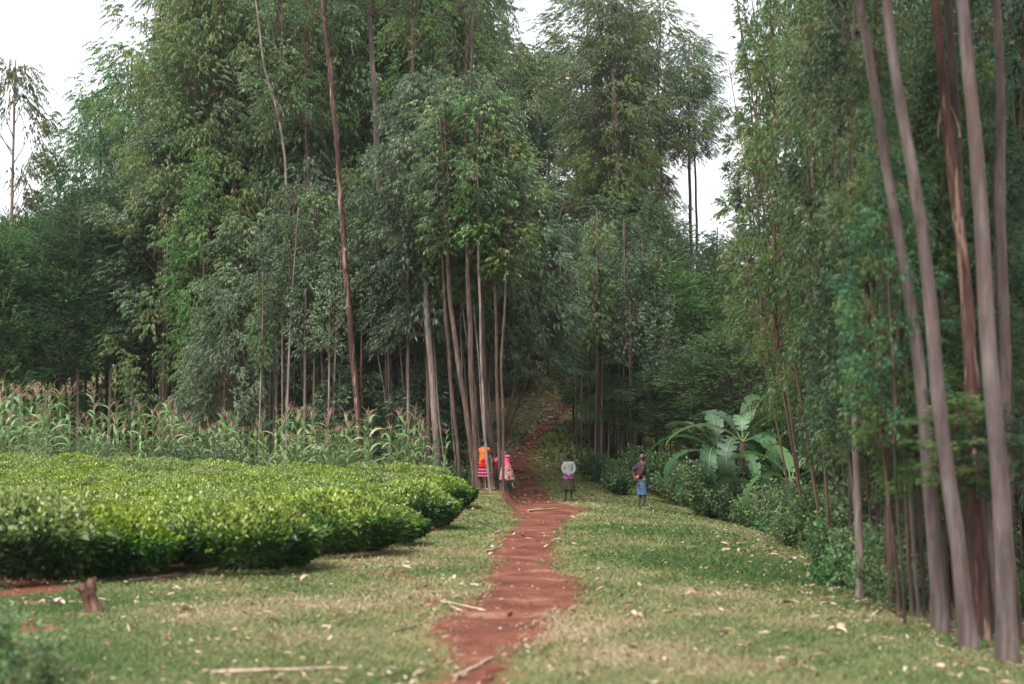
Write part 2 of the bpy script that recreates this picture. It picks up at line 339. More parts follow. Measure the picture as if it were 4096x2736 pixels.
def scatter(n, ymin, ymax, xl=None, xr=None, pw=2.):
    """random ground points, denser close to the viewer's end of the clearing"""
    u = rng.random(n); y = 1/(1/ymin-(1/ymin-1/ymax)*u) if pw == 2 else ymin+(ymax-ymin)*u
    hw = .42*y+1.5
    x = rng.uniform(-1, 1, n)*hw
    return x, y
def build_grass():
    n = 900000; x, y = scatter(n, 7.5, 75)
    pd = path_d(x, y); te = in_tea(x, y)
    keep = (pd > -.03-.42*np.clip(wob(x, y, 2.3, 41)+.15, 0, 1)*rng.random(n)-.06*rng.random(n)) & (te < -.15+.3*rng.random(n))
    dens = .55+.5*wob(x, y, 1.3, 11)+.25*wob(x, y, 5.3, 12)
    soil = np.clip(1-pd/.9, 0, 1)*.85+.6*sm((3.2-np.abs(y-46.5))/2.5)*sm((.2-x)/.5)*sm((x+3)/1)+(.75+.35*wob(x, y, 2.2, 71))*np.clip((te+1.5)/1.2, 0, 1)+.3*sm((y-66)/14)+.8*sm((te+1.25)/.9)*sm((y-22)/8)+.5*sm((-x-.5)/1)*sm((y-50)/4)
    soil = soil+1.1*bare(x, y)
    keep &= rng.random(n) < dens+.65-soil
    keep &= ~((y > 52) & (x < -3)); keep &= rng.random(n) > .75*sm((x-3.9)/1.2)*sm((34-y)/10)
    x, y = x[keep], y[keep]; n = len(x); z = H(x, y)
    tone = wob(x, y, .55, 13)*.42+wob(x, y, 2.1, 14)*.26
    lush = .35*np.exp(-((x-4.2-.0*y)/1.6)**2)*sm((y-14)/8)+.25*np.exp(-(((x-2.6)/1.2)**2+((y-21)/1.5)**2))*1.3+.35*sm((y-52)/6)*sm((x-.9)/1)
    var = np.clip(.47+tone-lush+.22*sm((y-57)/8)+rng.normal(0, .11, n), 0, 1)  # brightness painted into the far slope blades, which the canopy shades
    hgt = (.016+.024*rng.random(n)**2)*(1+.6*lush*2)*(1+y/50)*(1+.8*sm((y-55)/10))
    # tufts
    tall = rng.random(n) < .03; hgt[tall] *= 2
    lean = rng.normal(0, .9, (n, 2)); T = np.stack([lean[:, 0]*hgt, lean[:, 1]*hgt, hgt], -1)
    wd = (.0022+.00035*y)*(1+.8*sm((y-55)/10))*(1+rng.random(n)); a = rng.uniform(0, 6.28, n)
    Sd = np.stack([np.cos(a)*wd, np.sin(a)*wd, 0*a], -1); P = np.stack([x, y, z-.004], -1)
    V = np.stack([P-Sd, P+Sd, P+T], 1); b = (np.arange(n)*3)[:, None]
    o = obj('grass', mesh('grass', V, [b+np.array([0, 1, 2])], [M['grass']], var)); o['kind'] = 'stuff'; o['label'] = 'short worn grass covering the clearing'; o['category'] = 'grass'
build_grass()
def build_litter():
    n = 60000; x, y = scatter(n, 8, 98)
    te = in_tea(x, y); pd = path_d(x, y)
    cl = .5+.6*wob(x, y, 1.9, 21)+.4*wob(x, y, 6.3, 22)
    p = np.clip(cl, .05, 1)*(.5+.5*np.exp(-np.abs(pd)/.5))+.5*bare(x, y)+.5*sm((y-44)/6)+.35*np.exp(-((te+.6)/.6)**2)+1.0*sm((x-2.8)/1.5)
    k = (rng.random(n) < p*.75) & (te < 0) & ~((pd < -.12) & (rng.random(n) < .45))
    x, y = x[k], y[k]
    k = (y > 14) | (rng.random(len(x)) < .8); x, y = x[k], y[k]
    x2 = rng.uniform(-3, 8, 60000); y2 = rng.uniform(47.5, 96, 60000); pc = np.interp(y2, PY, (PXL+PXR)/2)
    k = (rng.random(60000) < .9*np.exp(-np.abs(x2-pc)/1.6)*(.5+.6*wob(x2, y2, 1.2, 33))+.05+.45*sm((y2-70)/14)) & (rng.random(60000) < .5); x = np.append(x, x2[k]); y = np.append(y, y2[k]); n = len(x)
    a = rng.uniform(0, 6.28, n); ln = rng.uniform(.025, .10, n)*(.85+y/140); ln = ln*(1+.6*sm((y-50)/10))*(.62+.38*sm((y-8)/16))*np.where(rng.random(n) < .2, 2., 1.1); wd = ln*rng.uniform(.05, .15, n)
    z = H(x, y)+.03+.015*rng.random(n)
    T = np.stack([np.cos(a)*ln, np.sin(a)*ln, rng.normal(0, .25, n)*ln], -1)
    Sd = np.stack([-np.sin(a)*wd, np.cos(a)*wd, rng.normal(0, .5, n)*wd], -1)
    m = leaves(np.stack([x, y, z], -1)-T/2, T, Sd, rng.random(n)**.9, .12, 2, [M['litter']], 'leaf_litter')
    tag(obj('leaf_litter', m), 'dry fallen leaves scattered over grass and path', 'leaf litter', kind='stuff')
build_litter()

REG = ((40, 'at the far left edge'), (130, 'under the left skyline'), (230, 'above the left half of the maize'), (320, 'left of the red-barked trunk'), (375, 'between the two tall bare trunks'), (430, 'left of the domed crown'),
       (480, 'behind the domed crown'), (545, 'by the upper path'), (600, 'behind the person in grey'), (650, 'above the person in blue shorts'), (710, 'over the tall shrubs'), (760, 'behind the banana plants'), (840, 'between bananas and big trunks'), (900, 'just left of the big trunks'), (960, 'behind the leaning big trunks'), (1000, 'behind the peeling red trunk'), (2000, 'at the right edge'))
def where(x, y, bands=((58, 'in the front rank'), (70, 'in the second ranks'), (999, 'in the back ranks'))):
    px = 512+x/max(y, 1)*F
    return next(l_ for v_, l_ in REG if px < v_)+', '+next(l_ for v_, l_ in bands if y < v_)
# ------------------------------------------------------------ crowns and trees
def make_crown(Hc, Rc, prof, ncl, nspray, nleaf, ll, lw, mat, droop=.8, rc=.55, seg=1, trunk_mat=None, spread=.35, tl=.55, up=.3, hue=0., limbs=True, name='crown', rare=.03):
    """returns (leaf mesh, limb mesh); z = 0..Hc round the local z axis"""
    z = Hc*(1-rng.random(ncl)**.85); z = np.sort(z)
    ga = np.arange(ncl)*2.399+rng.normal(0, .5, ncl)
    rad = Rc*prof(z/Hc)*np.clip(rng.normal(.72, .24, ncl), .1, 1.12)
    C = np.stack([np.cos(ga)*rad, np.sin(ga)*rad, z], -1)
    lb = Buf()
    if limbs:
        ax = np.linspace(0, Hc*.97, 9); lb.tube(np.stack([.08*np.sin(ax*.9)*np.minimum(ax, 1), .08*np.cos(ax*.7)*np.minimum(ax, 1), ax], -1), np.linspace(.075, .015, 9), 6)
        for c in C[::2]:
            r_ = math.hypot(c[0], c[1]); z0 = max(0, c[2]-r_*.95-.2); t_ = np.linspace(0, 1, 5)[:, None]
            b0 = np.array((0, 0, z0)); mid = b0*.5+c*.5+np.array((0, 0, -.1*r_))
            P = (1-t_)**2*b0+2*t_*(1-t_)*mid+t_**2*c
            lb.tube(P, np.linspace(.028, .008, 5), 5, cap=False)
    # sprays
    ns = ncl*nspray; cc = np.repeat(C, nspray, 0); d = rdir(ns); d[:, 2] = d[:, 2]*.75+.05
    sz = np.repeat(rc*rng.uniform(.7, 1.3, ncl), nspray)[:, None]
    O = cc+d*sz*(rng.random((ns, 1))**.5)
    outw = cc.copy(); outw[:, 2] = 0; outw = unit(outw+rng.normal(0, .3, outw.shape)*[1, 1, 0])
    D = unit(outw*.8+d*.6+np.array((0, 0, up))); tlen = tl*rng.uniform(.6, 1.2, (ns, 1))
    # leaves along the drooping twig
    t_ = (np.arange(nleaf)+rng.random((ns, nleaf)))/nleaf; t3 = t_[..., None]
    P = O[:, None]+D[:, None]*(t3*tlen[:, None])+np.array((0, 0, -1.))*(t3**2*tlen[:, None]*droop*.8)
    tan = unit(D[:, None]*1.+np.array((0, 0, -1.))*(2*t3*droop*.8))
    n = ns*nleaf; P = P.reshape(-1, 3); tan = np.broadcast_to(tan, (ns, nleaf, 3)).reshape(-1, 3)
    T = unit(tan*(1-droop*.6)+np.array((0, 0, -1.))*droop+rdir(n)*spread)*(ll*rng.uniform(.6, 1.25, (n, 1)))
    Sd = unit(np.cross(T, rdir(n)))*(lw/2*rng.uniform(.7, 1.3, (n, 1)))
    cv = np.repeat(rng.normal(0, .13, ns)+np.repeat(rng.normal(0, .17, ncl), nspray), nleaf)
    var = np.clip(rng.normal(.42, .2, n)+cv, 0, .96); var[rng.random(n) < rare] = 1
    me = leaves(P, T, Sd, var, .1, seg, [mat], name)
    return me, (lb.mesh('limbs', [trunk_mat or M['bark_brown']]) if limbs else None)
pf_round = lambda t: np.sin(np.pi*np.clip(t*.85+.12, 0, 1))**.6
pf_cone = lambda t: (1-t*.75)*(.55+.45*np.clip(t*5, 0, 1))
pf_col = lambda t: np.clip(t*6+.4, 0, 1)**.5*np.clip((1-t)*2.2, .12, 1)**.6
pf_top = lambda t: np.clip(t*1.6+.25, 0, 1)*np.sqrt(np.clip(1.03-t**3, .05, 1))

K = {}   # crown kinds
K['tall'] = [(make_crown(11, 2.4, pf_col, 82, 25, 20, .135, .026, M['euc'], .6, .55, spread=.5, tl=.45), 11) for _ in range(2)]
K['tall'].append((make_crown(11, 2.5, pf_round, 74, 26, 20, .15, .028, M['euc_olive'], .95, .55, spread=.5, tl=.45, rare=.06), 11))
K['dome'] = [(make_crown(7, 2.9, pf_round, 92, 24, 19, .17, .030, M['euc_blue'], .65, .5, spread=.48, tl=.45), 7) for _ in range(2)]
K['young'] = [(make_crown(10, 2.1, pf_col, 84, 24, 20, .135, .026, M['euc'], .6, .52, spread=.5, tl=.42), 10),
              (make_crown(10, 2.3, pf_col, 84, 24, 20, .145, .028, M['euc_blue'], .65, .52, spread=.45, tl=.45), 10)]
K['small'] = [(make_crown(5, 1.2, pf_col, 46, 10, 13, .16, .038, M['euc_blue'], .5, .36, spread=.5, tl=.35), 5)]
K['slim'] = [(make_crown(6, 1.25, pf_top, 38, 12, 15, .17, .032, M['euc'], .65, .42, spread=.45, tl=.4), 6)]
K['airy'] = [(make_crown(11, 2.1, pf_col, 95, 12, 16, .15, .028, M['euc'], .6, .42, spread=.5, tl=.4), 11), (make_crown(11, 2.6, pf_round, 66, 24, 18, .16, .030, M['euc_olive'], .95, .62, spread=.42, up=.1, tl=.4, rare=.06), 11)]
K['wattle'] = [(make_crown(9, 3.1, pf_cone, 130, 20, 22, .14, .030, M['wattle'], .2, .7, spread=.5, up=.45, tl=.5), 9), (make_crown(9, 2.8, pf_round, 120, 20, 22, .14, .030, M['wattle'], .25, .7, spread=.5, up=.4, tl=.5), 9)]
K['near'] = [(make_crown(10, 1.7, pf_col, 60, 25, 18, .135, .030, M['euc_olive'], .45, .5, seg=2, spread=.6, tl=.42, rare=.02), 10),
             (make_crown(10, 1.8, pf_col, 60, 25, 18, .14, .032, M['euc'], .45, .5, seg=2, spread=.6, tl=.42), 10),
             (make_crown(10, 1.8, pf_col, 60, 25, 18, .14, .034, M['dark'], .45, .5, seg=2, spread=.6, tl=.42), 10)]
K['round'] = [(make_crown(8, 2.6, pf_round, 110, 26, 20, .13, .03, M['wattle'], .75, .8, spread=.5, tl=.45, up=.1), 8)]
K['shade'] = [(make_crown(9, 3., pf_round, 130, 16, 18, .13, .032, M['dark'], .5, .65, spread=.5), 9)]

def add_crown(t, kind, loc, h, wid=1., rz=None, idx=None):
    lst = K[kind]; (lm, bm), hc = lst[idx % len(lst)] if idx is not None else lst[rng.integers(len(lst))]
    s = h/hc; rz = rng.uniform(0, 6.28) if rz is None else rz
    sc_ = (s*wid, s*wid, s) if True else s
    c = obj('crown', lm, t, loc, (0, 0, rz), sc_)
    if bm: obj('limbs', bm, t, loc, (0, 0, rz), sc_)
    return c
def straight_trunk(h, r, mat, k=8, seed=0):
    b = Buf(); z = np.linspace(0, 1, 12); g = np.random.default_rng(seed); a, c = g.uniform(0, 6.28, 2)
    amp = .12*g.random()+.03
    P = np.stack([amp*np.sin(z*4+a)-amp*math.sin(a)+g.normal(0, .25)*z**1.5, amp*np.sin(z*3+c)-amp*math.sin(c), z*h], -1)
    b.tube(P, r*(1-.72*z**1.1)*(1+.25*np.exp(-z*30)), k); return b.mesh('trunk', [mat]), P[-1], P
TR = {m: [straight_trunk(10, .11, M[m], 8, i*7+j) for i in range(3)] for j, m in enumerate(('bark_grey', 'bark_brown', 'bark_pink', 'bark_dark'))}
def tree(x, y, h, kind, cfrac, label, group=None, bark='bark_brown', rr=1., wid=1., name='eucalyptus_tree', cat='tree', idx=None, lean=0.):
    """shared meshes; cfrac is where the crown starts as a share of the height"""
    if 50 < y < 99 and kind != 'airy':
        pc = float(np.interp(y, PY, (PXL+PXR)/2)); c_ = 1.9+.03*max(0, y-60)
        if pc-c_-1.2 < x < pc+c_: x = pc+c_+.3*rng.random() if x > pc-.2 else pc-c_-1.5-.3*rng.random()
    if group: label += ', '+where(x, y); label = ' '.join(label.split()[:16])
    t = thing(name, label, cat, (x, y, gz(x, y)-.05), rng.uniform(0, 6.28) if lean == 0 else 0, group)
    if lean: t.rotation_euler = (0, lean, 0)
    tm, tip, P = TR[bark][rng.integers(3)]
    s = h/10; tr = obj('trunk', tm, t, scale=(rr*h/16*1., rr*h/16*1., s))
    off = (P[7][0]*rr*h/16, P[7][1]*rr*h/16, h*cfrac)
    add_crown(t, kind, off, h*(1-cfrac), wid, idx=idx)
    return t
def tree_px(pts, D, r0, r1, label, bark, crown=None, group=None, name='eucalyptus_tree', k=10, top=None, cat='tree', knots=0, base=True):
    if 40 < D < 60: r0 *= .66; r1 *= .62
    """a trunk following the line seen in the photo, standing at distance D; crown=(kind, z0 above base, height, width, idx)"""
    W = [np.array(at(px*q, py*q, D)) for px, py in pts][::-1] if pts[0][1] < pts[-1][1] else [np.array(at(px*q, py*q, D)) for px, py in pts]
    W = np.array(W); g0 = gz(W[0][0], D)
    if W[0][2] > g0: W = np.vstack([[W[0][0]-(W[1][0]-W[0][0])*.0, D, g0-.08], W])
    else: W[0][2] = g0-.1
    if top:   # continue above the last seen point
        d = unit(W[-1]-W[-2]); d = unit(d*.5+np.array((0, 0, .8))); W = np.vstack([W, W[-1]+d*(g0+top-W[-1][2])/max(d[2], .3)])
    base_ = np.array((W[0][0], D, g0)); Wl = W-base_
    s = np.concatenate([[0], np.cumsum(np.linalg.norm(np.diff(Wl, axis=0), axis=1))]); n = max(14, int(s[-1]*2.2)); si = np.linspace(0, s[-1], n)
    P = np.stack([np.interp(si, s, Wl[:, i]) for i in range(3)], -1)
    for _ in range(2): P[1:-1] = .25*P[:-2]+.5*P[1:-1]+.25*P[2:]
    P[:, 0] += .012*np.sin(si*2.1+D)*(si > .5); P[:, 1] += .05*np.sin(si*.5+D*3)-.05*math.sin(D*3)
    u = si/s[-1]; b = Buf(); b.tube(P, (r0+(r1-r0)*u)*(1+.4*np.exp(-si*4.5)), k, wobble=.02)
    for i in range(knots):
        j = rng.integers(2, n-2); a = rng.uniform(0, 6.28); rr_ = r0+(r1-r0)*u[j]; d = np.array((math.cos(a), math.sin(a), .25))
        b.tube(np.array([P[j]+d*rr_*.6, P[j]+d*rr_*1.08, P[j]+d*rr_*1.14]), [rr_*.22, rr_*.16, rr_*.04], 6)
    t = thing(name, label, cat, base_, 0, group); obj('trunk', b.mesh('trunk', [M[bark]]), t)
    if D < 16 and r0 > .06:
        for i in range(5 if bark == 'bark_red' else 2):
            j = int(rng.integers(3, n-3)); st_ = Buf(); a = rng.uniform(-2.6, -.5); rr_ = r0+(r1-r0)*u[j]
            blade(st_, P[j]+np.array((math.cos(a), math.sin(a), 0))*rr_*.95, a, rng.uniform(.2, .55), .035, -1.2, .25, 6, .5, rng.normal(0, .3), None, .5, .006)
            tr_ = [c_ for c_ in t.children if c_.name.startswith('trunk')][0]; obj('bark_strip', st_.mesh('bark_strip', [M['deadwood'] if i % 2 else M['bark_brown']]), tr_)
    if crown:
        kind, z0, h, wid, idx = crown; c = np.array([np.interp(z0, P[:, 2], P[:, i]) for i in range(2)])
        add_crown(t, kind, (c[0], c[1], z0), h, wid, idx=idx)
    return t

# ---- left grove: the trunks one can pick out, left to right
G = 'eucalyptus trees along the front of the left grove'
def topz(py, D, x=0): return at(512, py, D).z-gz(x, D)
# tall big ones
tree_px([(740, 0), (770, 300), (778, 420), (790, 580), (812, 850), (832, 1065)], 51, .19, .09, 'tall eucalyptus with peeling dark red bark standing in the maize', 'bark_red', ('tall', 17, 8, 1., 0), G, top=25, knots=3)
tree_px([(845, 0), (858, 200), (870, 480), (885, 700), (900, 985)], 53, .22, .10, 'tall eucalyptus with smooth grey-pink upper trunk right of the red-barked one', 'bark_pink', ('tall', 17.5, 8, 1., 1), G, top=26, knots=4)
tree_px([(975, 660), (985, 800), (995, 920), (1003, 1065)], 49, .19, .13, 'straight eucalyptus with pale grey trunk at the end of the maize', 'bark_grey', ('dome', 8.3, 6.0, .9, 0), G, top=13, knots=3)
tree_px([(1012, 560), (1025, 760), (1040, 950), (1055, 1085)], 48, .10, .07, 'thin upright eucalyptus just right of the pale grey trunk', 'bark_brown', ('slim', 8, 5, 1., 0), G, top=12)
tree_px([(1032, 700), (1050, 830), (1072, 960), (1090, 1115)], 47, .15, .09, 'leaning eucalyptus with a long strip of pale bare wood', 'bark_brown', ('slim', 8, 5.5, 1.2, 0), G, top=12.5)
tree_px([(1072, 600), (1078, 760), (1082, 900), (1098, 1120)], 46.6, .155, .10, 'stout brown eucalyptus trunk left of the person in orange', 'bark_brown', ('dome', 8.6, 5.2, .85, 1), G, top=13)
tree_px([(1098, 640), (1106, 900), (1112, 1000), (1124, 1140)], 45.6, .075, .055, 'slender eucalyptus pole in front of the person in orange', 'bark_grey', ('slim', 8, 5.2, 1.1, 0), G, top=12)
tree_px([(1112, 900), (1122, 1000), (1140, 1070), (1150, 1122)], 47.6, .17, .10, 'thick mossy crooked trunk between the person in orange and the child', 'bark_dark', ('slim', 8, 5, 1, 0), G, top=12)
tree_px([(1134, 600), (1139, 850), (1141, 960), (1150, 1130)], 46.6, .095, .06, 'eucalyptus pole the child in the hooded top holds', 'bark_brown', ('slim', 7.6, 5.5, 1.2, 0), G, top=12)
tree_px([(1160, 640), (1148, 850), (1155, 1000), (1153, 1130)], 45.8, .072, .05, 'thin wavy eucalyptus pole before the person in the patterned skirt', 'bark_brown', ('slim', 7, 5, 1.2, 0), G, top=11)
G2 = 'thin poles of the left grove'
for px, pt, D, r, bk in ((700, 680, 55, .12, 'bark_brown'), (742, 700, 54, .10, 'bark_grey'), (765, 820, 56, .13, 'bark_brown'), (850, 640, 56, .08, 'bark_brown'), (925, 700, 52, .06, 'bark_grey'), (940, 700, 55, .09, 'bark_brown'),
                        (960, 720, 54, .06, 'bark_grey'), (1020, 700, 53, .08, 'bark_brown'), (1068, 650, 50, .07, 'bark_brown'), (1088, 650, 50, .05, 'bark_grey'), (1060, 680, 52, .06, 'bark_dark'), (1120, 760, 49.5, .05, 'bark_brown'), (905, 820, 54, .05, 'bark_brown'), (555, 750, 57, .06, 'bark_grey'), (1005, 690, 50, .055, 'bark_grey'), (1030, 700, 51, .05, 'bark_pale'), (1045, 700, 49, .05, 'bark_grey'), (1062, 690, 49.5, .045, 'bark_pale'), (1082, 700, 49, .05, 'bark_grey'), (1100, 700, 48.5, .05, 'bark_pale'), (1118, 720, 48.5, .045, 'bark_grey'), (980, 720, 53, .05, 'bark_pale'), (950, 760, 54, .045, 'bark_grey'), (935, 740, 52, .05, 'bark_pale'), (915, 760, 54, .045, 'bark_grey'), (880, 740, 53, .05, 'bark_pale'), (865, 800, 56, .045, 'bark_grey'), (820, 760, 56, .05, 'bark_brown'), (790, 760, 57, .055, 'bark_grey'), (720, 760, 57, .05, 'bark_pale'), (1070, 740, 53, .05, 'bark_pale'), (1092, 730, 52, .05, 'bark_brown')):
    0
    tree_px([(px-18+rng.normal(0, 8), pt), (px+rng.normal(0, 4), 900), (px+14+rng.normal(0, 5), 1095)], D, r, r*.6, 'thin '+bk[5:]+'-barked pole '+('behind the two tall trunks' if px < 900 else 'left of the pale grey trunk' if px < 965 else 'among the poles left of the person in orange'), bk, ('slim', topz(pt*q, D), 4.5, 1., 0), G2, k=7, top=topz(pt*q, D)+1)
# dense thin stems in the dark
for i in range(110):
    x = rng.uniform(-9.5, -1.6); y = rng.uniform(51, 63)
    if i > 80: x = rng.uniform(2.8, 7); y = rng.uniform(57, 68)
    tree(x, y, rng.uniform(7, 11), 'small' if i % 2 else 'slim', rng.uniform(.5, .7), 'slim dark sapling in the shade', 'saplings crowding the left grove' if i <= 80 else 'saplings in the stand right of the upper path',
         ('bark_brown', 'bark_dark', 'bark_grey')[i % 3], rng.uniform(.7, 1.1), .8, name='sapling')

# crowns of the middle layer, placed as separate trees: px centre, D, top py, bottom py, half width px, kind, idx, label
FR = [(430, 50.5, 112, 335, 90, 'dome', 0, 'domed blue-green eucalyptus crown at the front of the left grove'),
      (500, 51.5, 165, 350, 70, 'dome', 1, 'rounded eucalyptus beside the domed one, over the people'),
      (540, 52, 170, 372, 56, 'young', 1, 'drooping eucalyptus hanging over the upper path'),
      (562, 53, 235, 345, 34, 'small', 0, 'light hanging eucalyptus branches reaching over the trail'),
      (505, 54, 120, 330, 60, 'young', 0, 'leafy eucalyptus filling in behind the domed one'),
      (465, 55, 250, 420, 40, 'small', 0, 'low leafy sapling among the poles'),
      (350, 54, 170, 400, 55, 'young', 0, 'bushy green eucalyptus between the two tall trunks'),
      (305, 56, 165, 420, 58, 'young', 1, 'bushy eucalyptus left of the red-barked trunk'),
      (245, 57, 215, 440, 66, 'young', 1, 'eucalyptus with pale drooping leaf clusters over the maize'),
      (165, 60, 100, 420, 72, 'young', 0, 'broad light green eucalyptus at the left of the grove'),
      (205, 58, 150, 430, 55, 'young', 0, 'green eucalyptus tucked beside the broad light one'),
      (225, 55, 290, 440, 60, 'dome', 0, 'low spreading eucalyptus with grey-green hanging leaves'),
      (120, 64, 190, 430, 50, 'wattle', 0, 'feathery dark tree at the left end of the grove'),
      (55, 62, 250, 430, 50, 'wattle', 1, 'feathery dark tree over the tasselled maize'),
      (0, 60, 240, 430, 50, 'wattle', 0, 'feathery dark tree at the far left'),
      (-50, 60, 200, 430, 60, 'wattle', 1, 'feathery dark tree past the left edge'),
      (390, 57, 300, 460, 36, 'small', 0, 'small leafy sapling behind the pink-grey trunk'),
      (345, 56, 330, 460, 34, 'small', 0, 'small leafy sapling behind the red-barked trunk'),
      (285, 57, 340, 460, 38, 'small', 0, 'small leafy sapling at the edge of the maize'),
      (430, 56, 320, 470, 34, 'small', 0, 'small leafy sapling left of the pale grey trunk'),
      (470, 56, 330, 450, 34, 'small', 0, 'small leafy sapling behind the two children')]
for px, D, yt, yb, hw, kind, idx, lb in FR:
    bpx = {562: 488, 500: 482, 540: 491, 505: 478}.get(px, px)
    x = pxw(bpx, D); g = gz(x, D); zt = at(px, yt, D).z-g; zb = max(.6, at(px, yb, D).z-g)
    rr_ = {'dome': 2.9, 'young': 2.2, 'small': 1.2, 'wattle': 3., 'slim': 1.25, 'tall': 2.4}[kind]; hc = {'dome': 7, 'young': 10, 'small': 5, 'wattle': 9, 'slim': 6, 'tall': 11}[kind]
    h = zt-zb; wid = max(.35, hw/F*D-.45)/(rr_*h/hc)
    t = thing('wattle_tree' if kind == 'wattle' else 'eucalyptus_tree', lb, 'tree', (x, D, g-.05), 0)
    tm, tip, P = TR['bark_brown' if kind != 'wattle' else 'bark_dark'][idx % 3]
    dxx = pxw(px, D)-x
    obj('trunk', tm, t, scale=(zt/16, zt/16, zt*.95/10), rot=(0, math.atan2(dxx, zb+h*.35), 0)); add_crown(t, kind, (dxx, 0, zb), h, wid, idx=idx)

SIL = [(-80, 200), (0, 205), (35, 218), (60, 195), (90, 190), (110, 175), (142, 165), (158, 150), (166, 40), (178, -20), (200, -70), (300, -90), (525, -90), (545, 25), (560, 25), (575, 60), (595, 10), (640, 5), (668, 40), (686, 25), (705, 60), (722, 120), (735, 60), (745, -60), (1024, -90), (1100, -90)]
sx, sy = zip(*SIL)
def wood_rows():
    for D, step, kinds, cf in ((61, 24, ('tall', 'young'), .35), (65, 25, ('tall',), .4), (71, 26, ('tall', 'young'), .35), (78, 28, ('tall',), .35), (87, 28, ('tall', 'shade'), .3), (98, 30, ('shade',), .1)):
        px = -90+rng.uniform(0, 20)
        while px < (508 if D < 75 else 490):
            p = px+rng.normal(0, 5); yt = np.interp(p, sx, sy)+abs(rng.normal(0, 22))+(0 if p > 150 else 6)
            x = pxw(p, D); h = at(p, yt, D).z-gz(x, D)
            kind = kinds[rng.integers(len(kinds))]
            if p < 150: kind = 'wattle'
            lim = 27
            tall = h > 15
            rw = {'tall': 2.4, 'young': 2.2, 'shade': 3, 'wattle': 3}[kind]; hc = {'tall': 11, 'young': 10, 'shade': 9, 'wattle': 9}[kind]
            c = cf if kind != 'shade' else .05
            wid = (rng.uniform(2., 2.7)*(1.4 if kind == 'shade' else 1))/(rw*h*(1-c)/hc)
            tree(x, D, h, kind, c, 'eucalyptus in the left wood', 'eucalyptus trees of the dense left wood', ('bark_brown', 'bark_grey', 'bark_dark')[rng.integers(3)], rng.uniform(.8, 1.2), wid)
            px += step
wood_rows()
# extra trunks crossing the upper wood
for pts, D, r, bk, lb in (([(942, 0), (948, 250), (950, 420)], 58, .12, 'bark_brown', 'brown-trunked tall eucalyptus above the domed crown'),
                          ([(1080, 150), (1068, 310), (1060, 480)], 56, .10, 'bark_pink', 'pale-trunked tall eucalyptus right of the domed crown'),
                          ([(610, 180), (640, 260), (655, 380), (660, 600)], 57, .09, 'bark_grey', 'grey branching eucalyptus trunk left of the red-barked one'),
                          ([(700, 260), (705, 380), (712, 600)], 58, .07, 'bark_brown', 'dark thin eucalyptus trunk beside the red-barked one')):
    tree_px(pts, D, r*1.3, r*.6, lb, bk, ('airy', 14, 10, .8, 0), 'tall trunks showing through the left wood', top=23)
# lone airy tree on the far left edge
t = tree(pxw(6, 70), 70, topz(58, 70, -25), 'airy', .25, 'lone thin-leaved tree against the white sky at the far left', None, 'bark_grey', 1., .8, idx=1)
# dark tree with lighter top in front of the sky
for px, D, yt, kind, c, wd, lb in ((118, 80, 48, 'round', .42, 3.6, 'dark round-headed tall tree against the sky left of the wood'), (138, 84, 52, 'round', .35, 3.2, 'paler round tree touching the round-headed one'), (96, 76, 100, 'round', .3, 3.0, 'shorter dark tree under the round-headed one'), (66, 78, 178, 'round', .2, 3., 'low bushy tree on the skyline left of the wood'), (150, 62, -35, 'airy', .55, 2.6, 'tall tree with open twigs at the top left of the wood')):
    x = pxw(px, D); h = at(px, yt, D).z-gz(x, D); hc, rw = (8, 2.6) if kind == 'round' else (11, 2.6)
    tree(x, D, h, kind, c, lb, None, 'bark_dark', .7, wd/(rw*h*(1-c)/hc), idx=0 if kind == 'round' else 1)

# ---- centre: far trees beyond the path
C1 = 'tall airy eucalyptus trees beyond the path'
for pts, D, r, bk, cr, lb in (([(1372, 180), (1380, 330), (1388, 545), (1390, 900)], 84, .17, 'bark_red', (575/1, 0), 'tall eucalyptus with red-brown trunk beyond the path'),
                              ([(1405, 170), (1412, 300), (1418, 480), (1425, 620), (1430, 900)], 82, .17, 'bark_pink', (0, 0), 'tall eucalyptus with pale forked trunk beyond the path'),
                              ([(1578, 200), (1580, 350), (1583, 520), (1590, 900)], 90, .15, 'bark_dark', (0, 0), 'tall slim eucalyptus alone in the sky gap'),
                              ([(1590, 260), (1592, 350), (1597, 520), (1600, 900)], 93, .12, 'bark_dark', (0, 0), 'thinner twin trunk beside the lone eucalyptus'),
                              ([(1510, 250), (1515, 380), (1520, 560), (1525, 900)], 88, .13, 'bark_dark', (0, 0), 'dark-trunked eucalyptus left of the sky gap'),
                              ([(1345, 250), (1350, 500), (1355, 900)], 95, .12, 'bark_brown', (0, 0), 'slender eucalyptus behind the red-brown trunk')):
    ix = 1 if 'alone' not in lb and 'twin' not in lb else 0
    top = topz(2 if ix else 26, D, 10); z0 = topz(150 if ix else 140, D, 10)
    tree_px(pts, D, r, r*.5, lb, bk, ('airy', z0, top-z0, 1.6, 1) if ix else ('round', z0, top-z0, .8, 0), C1, top=top*.8)
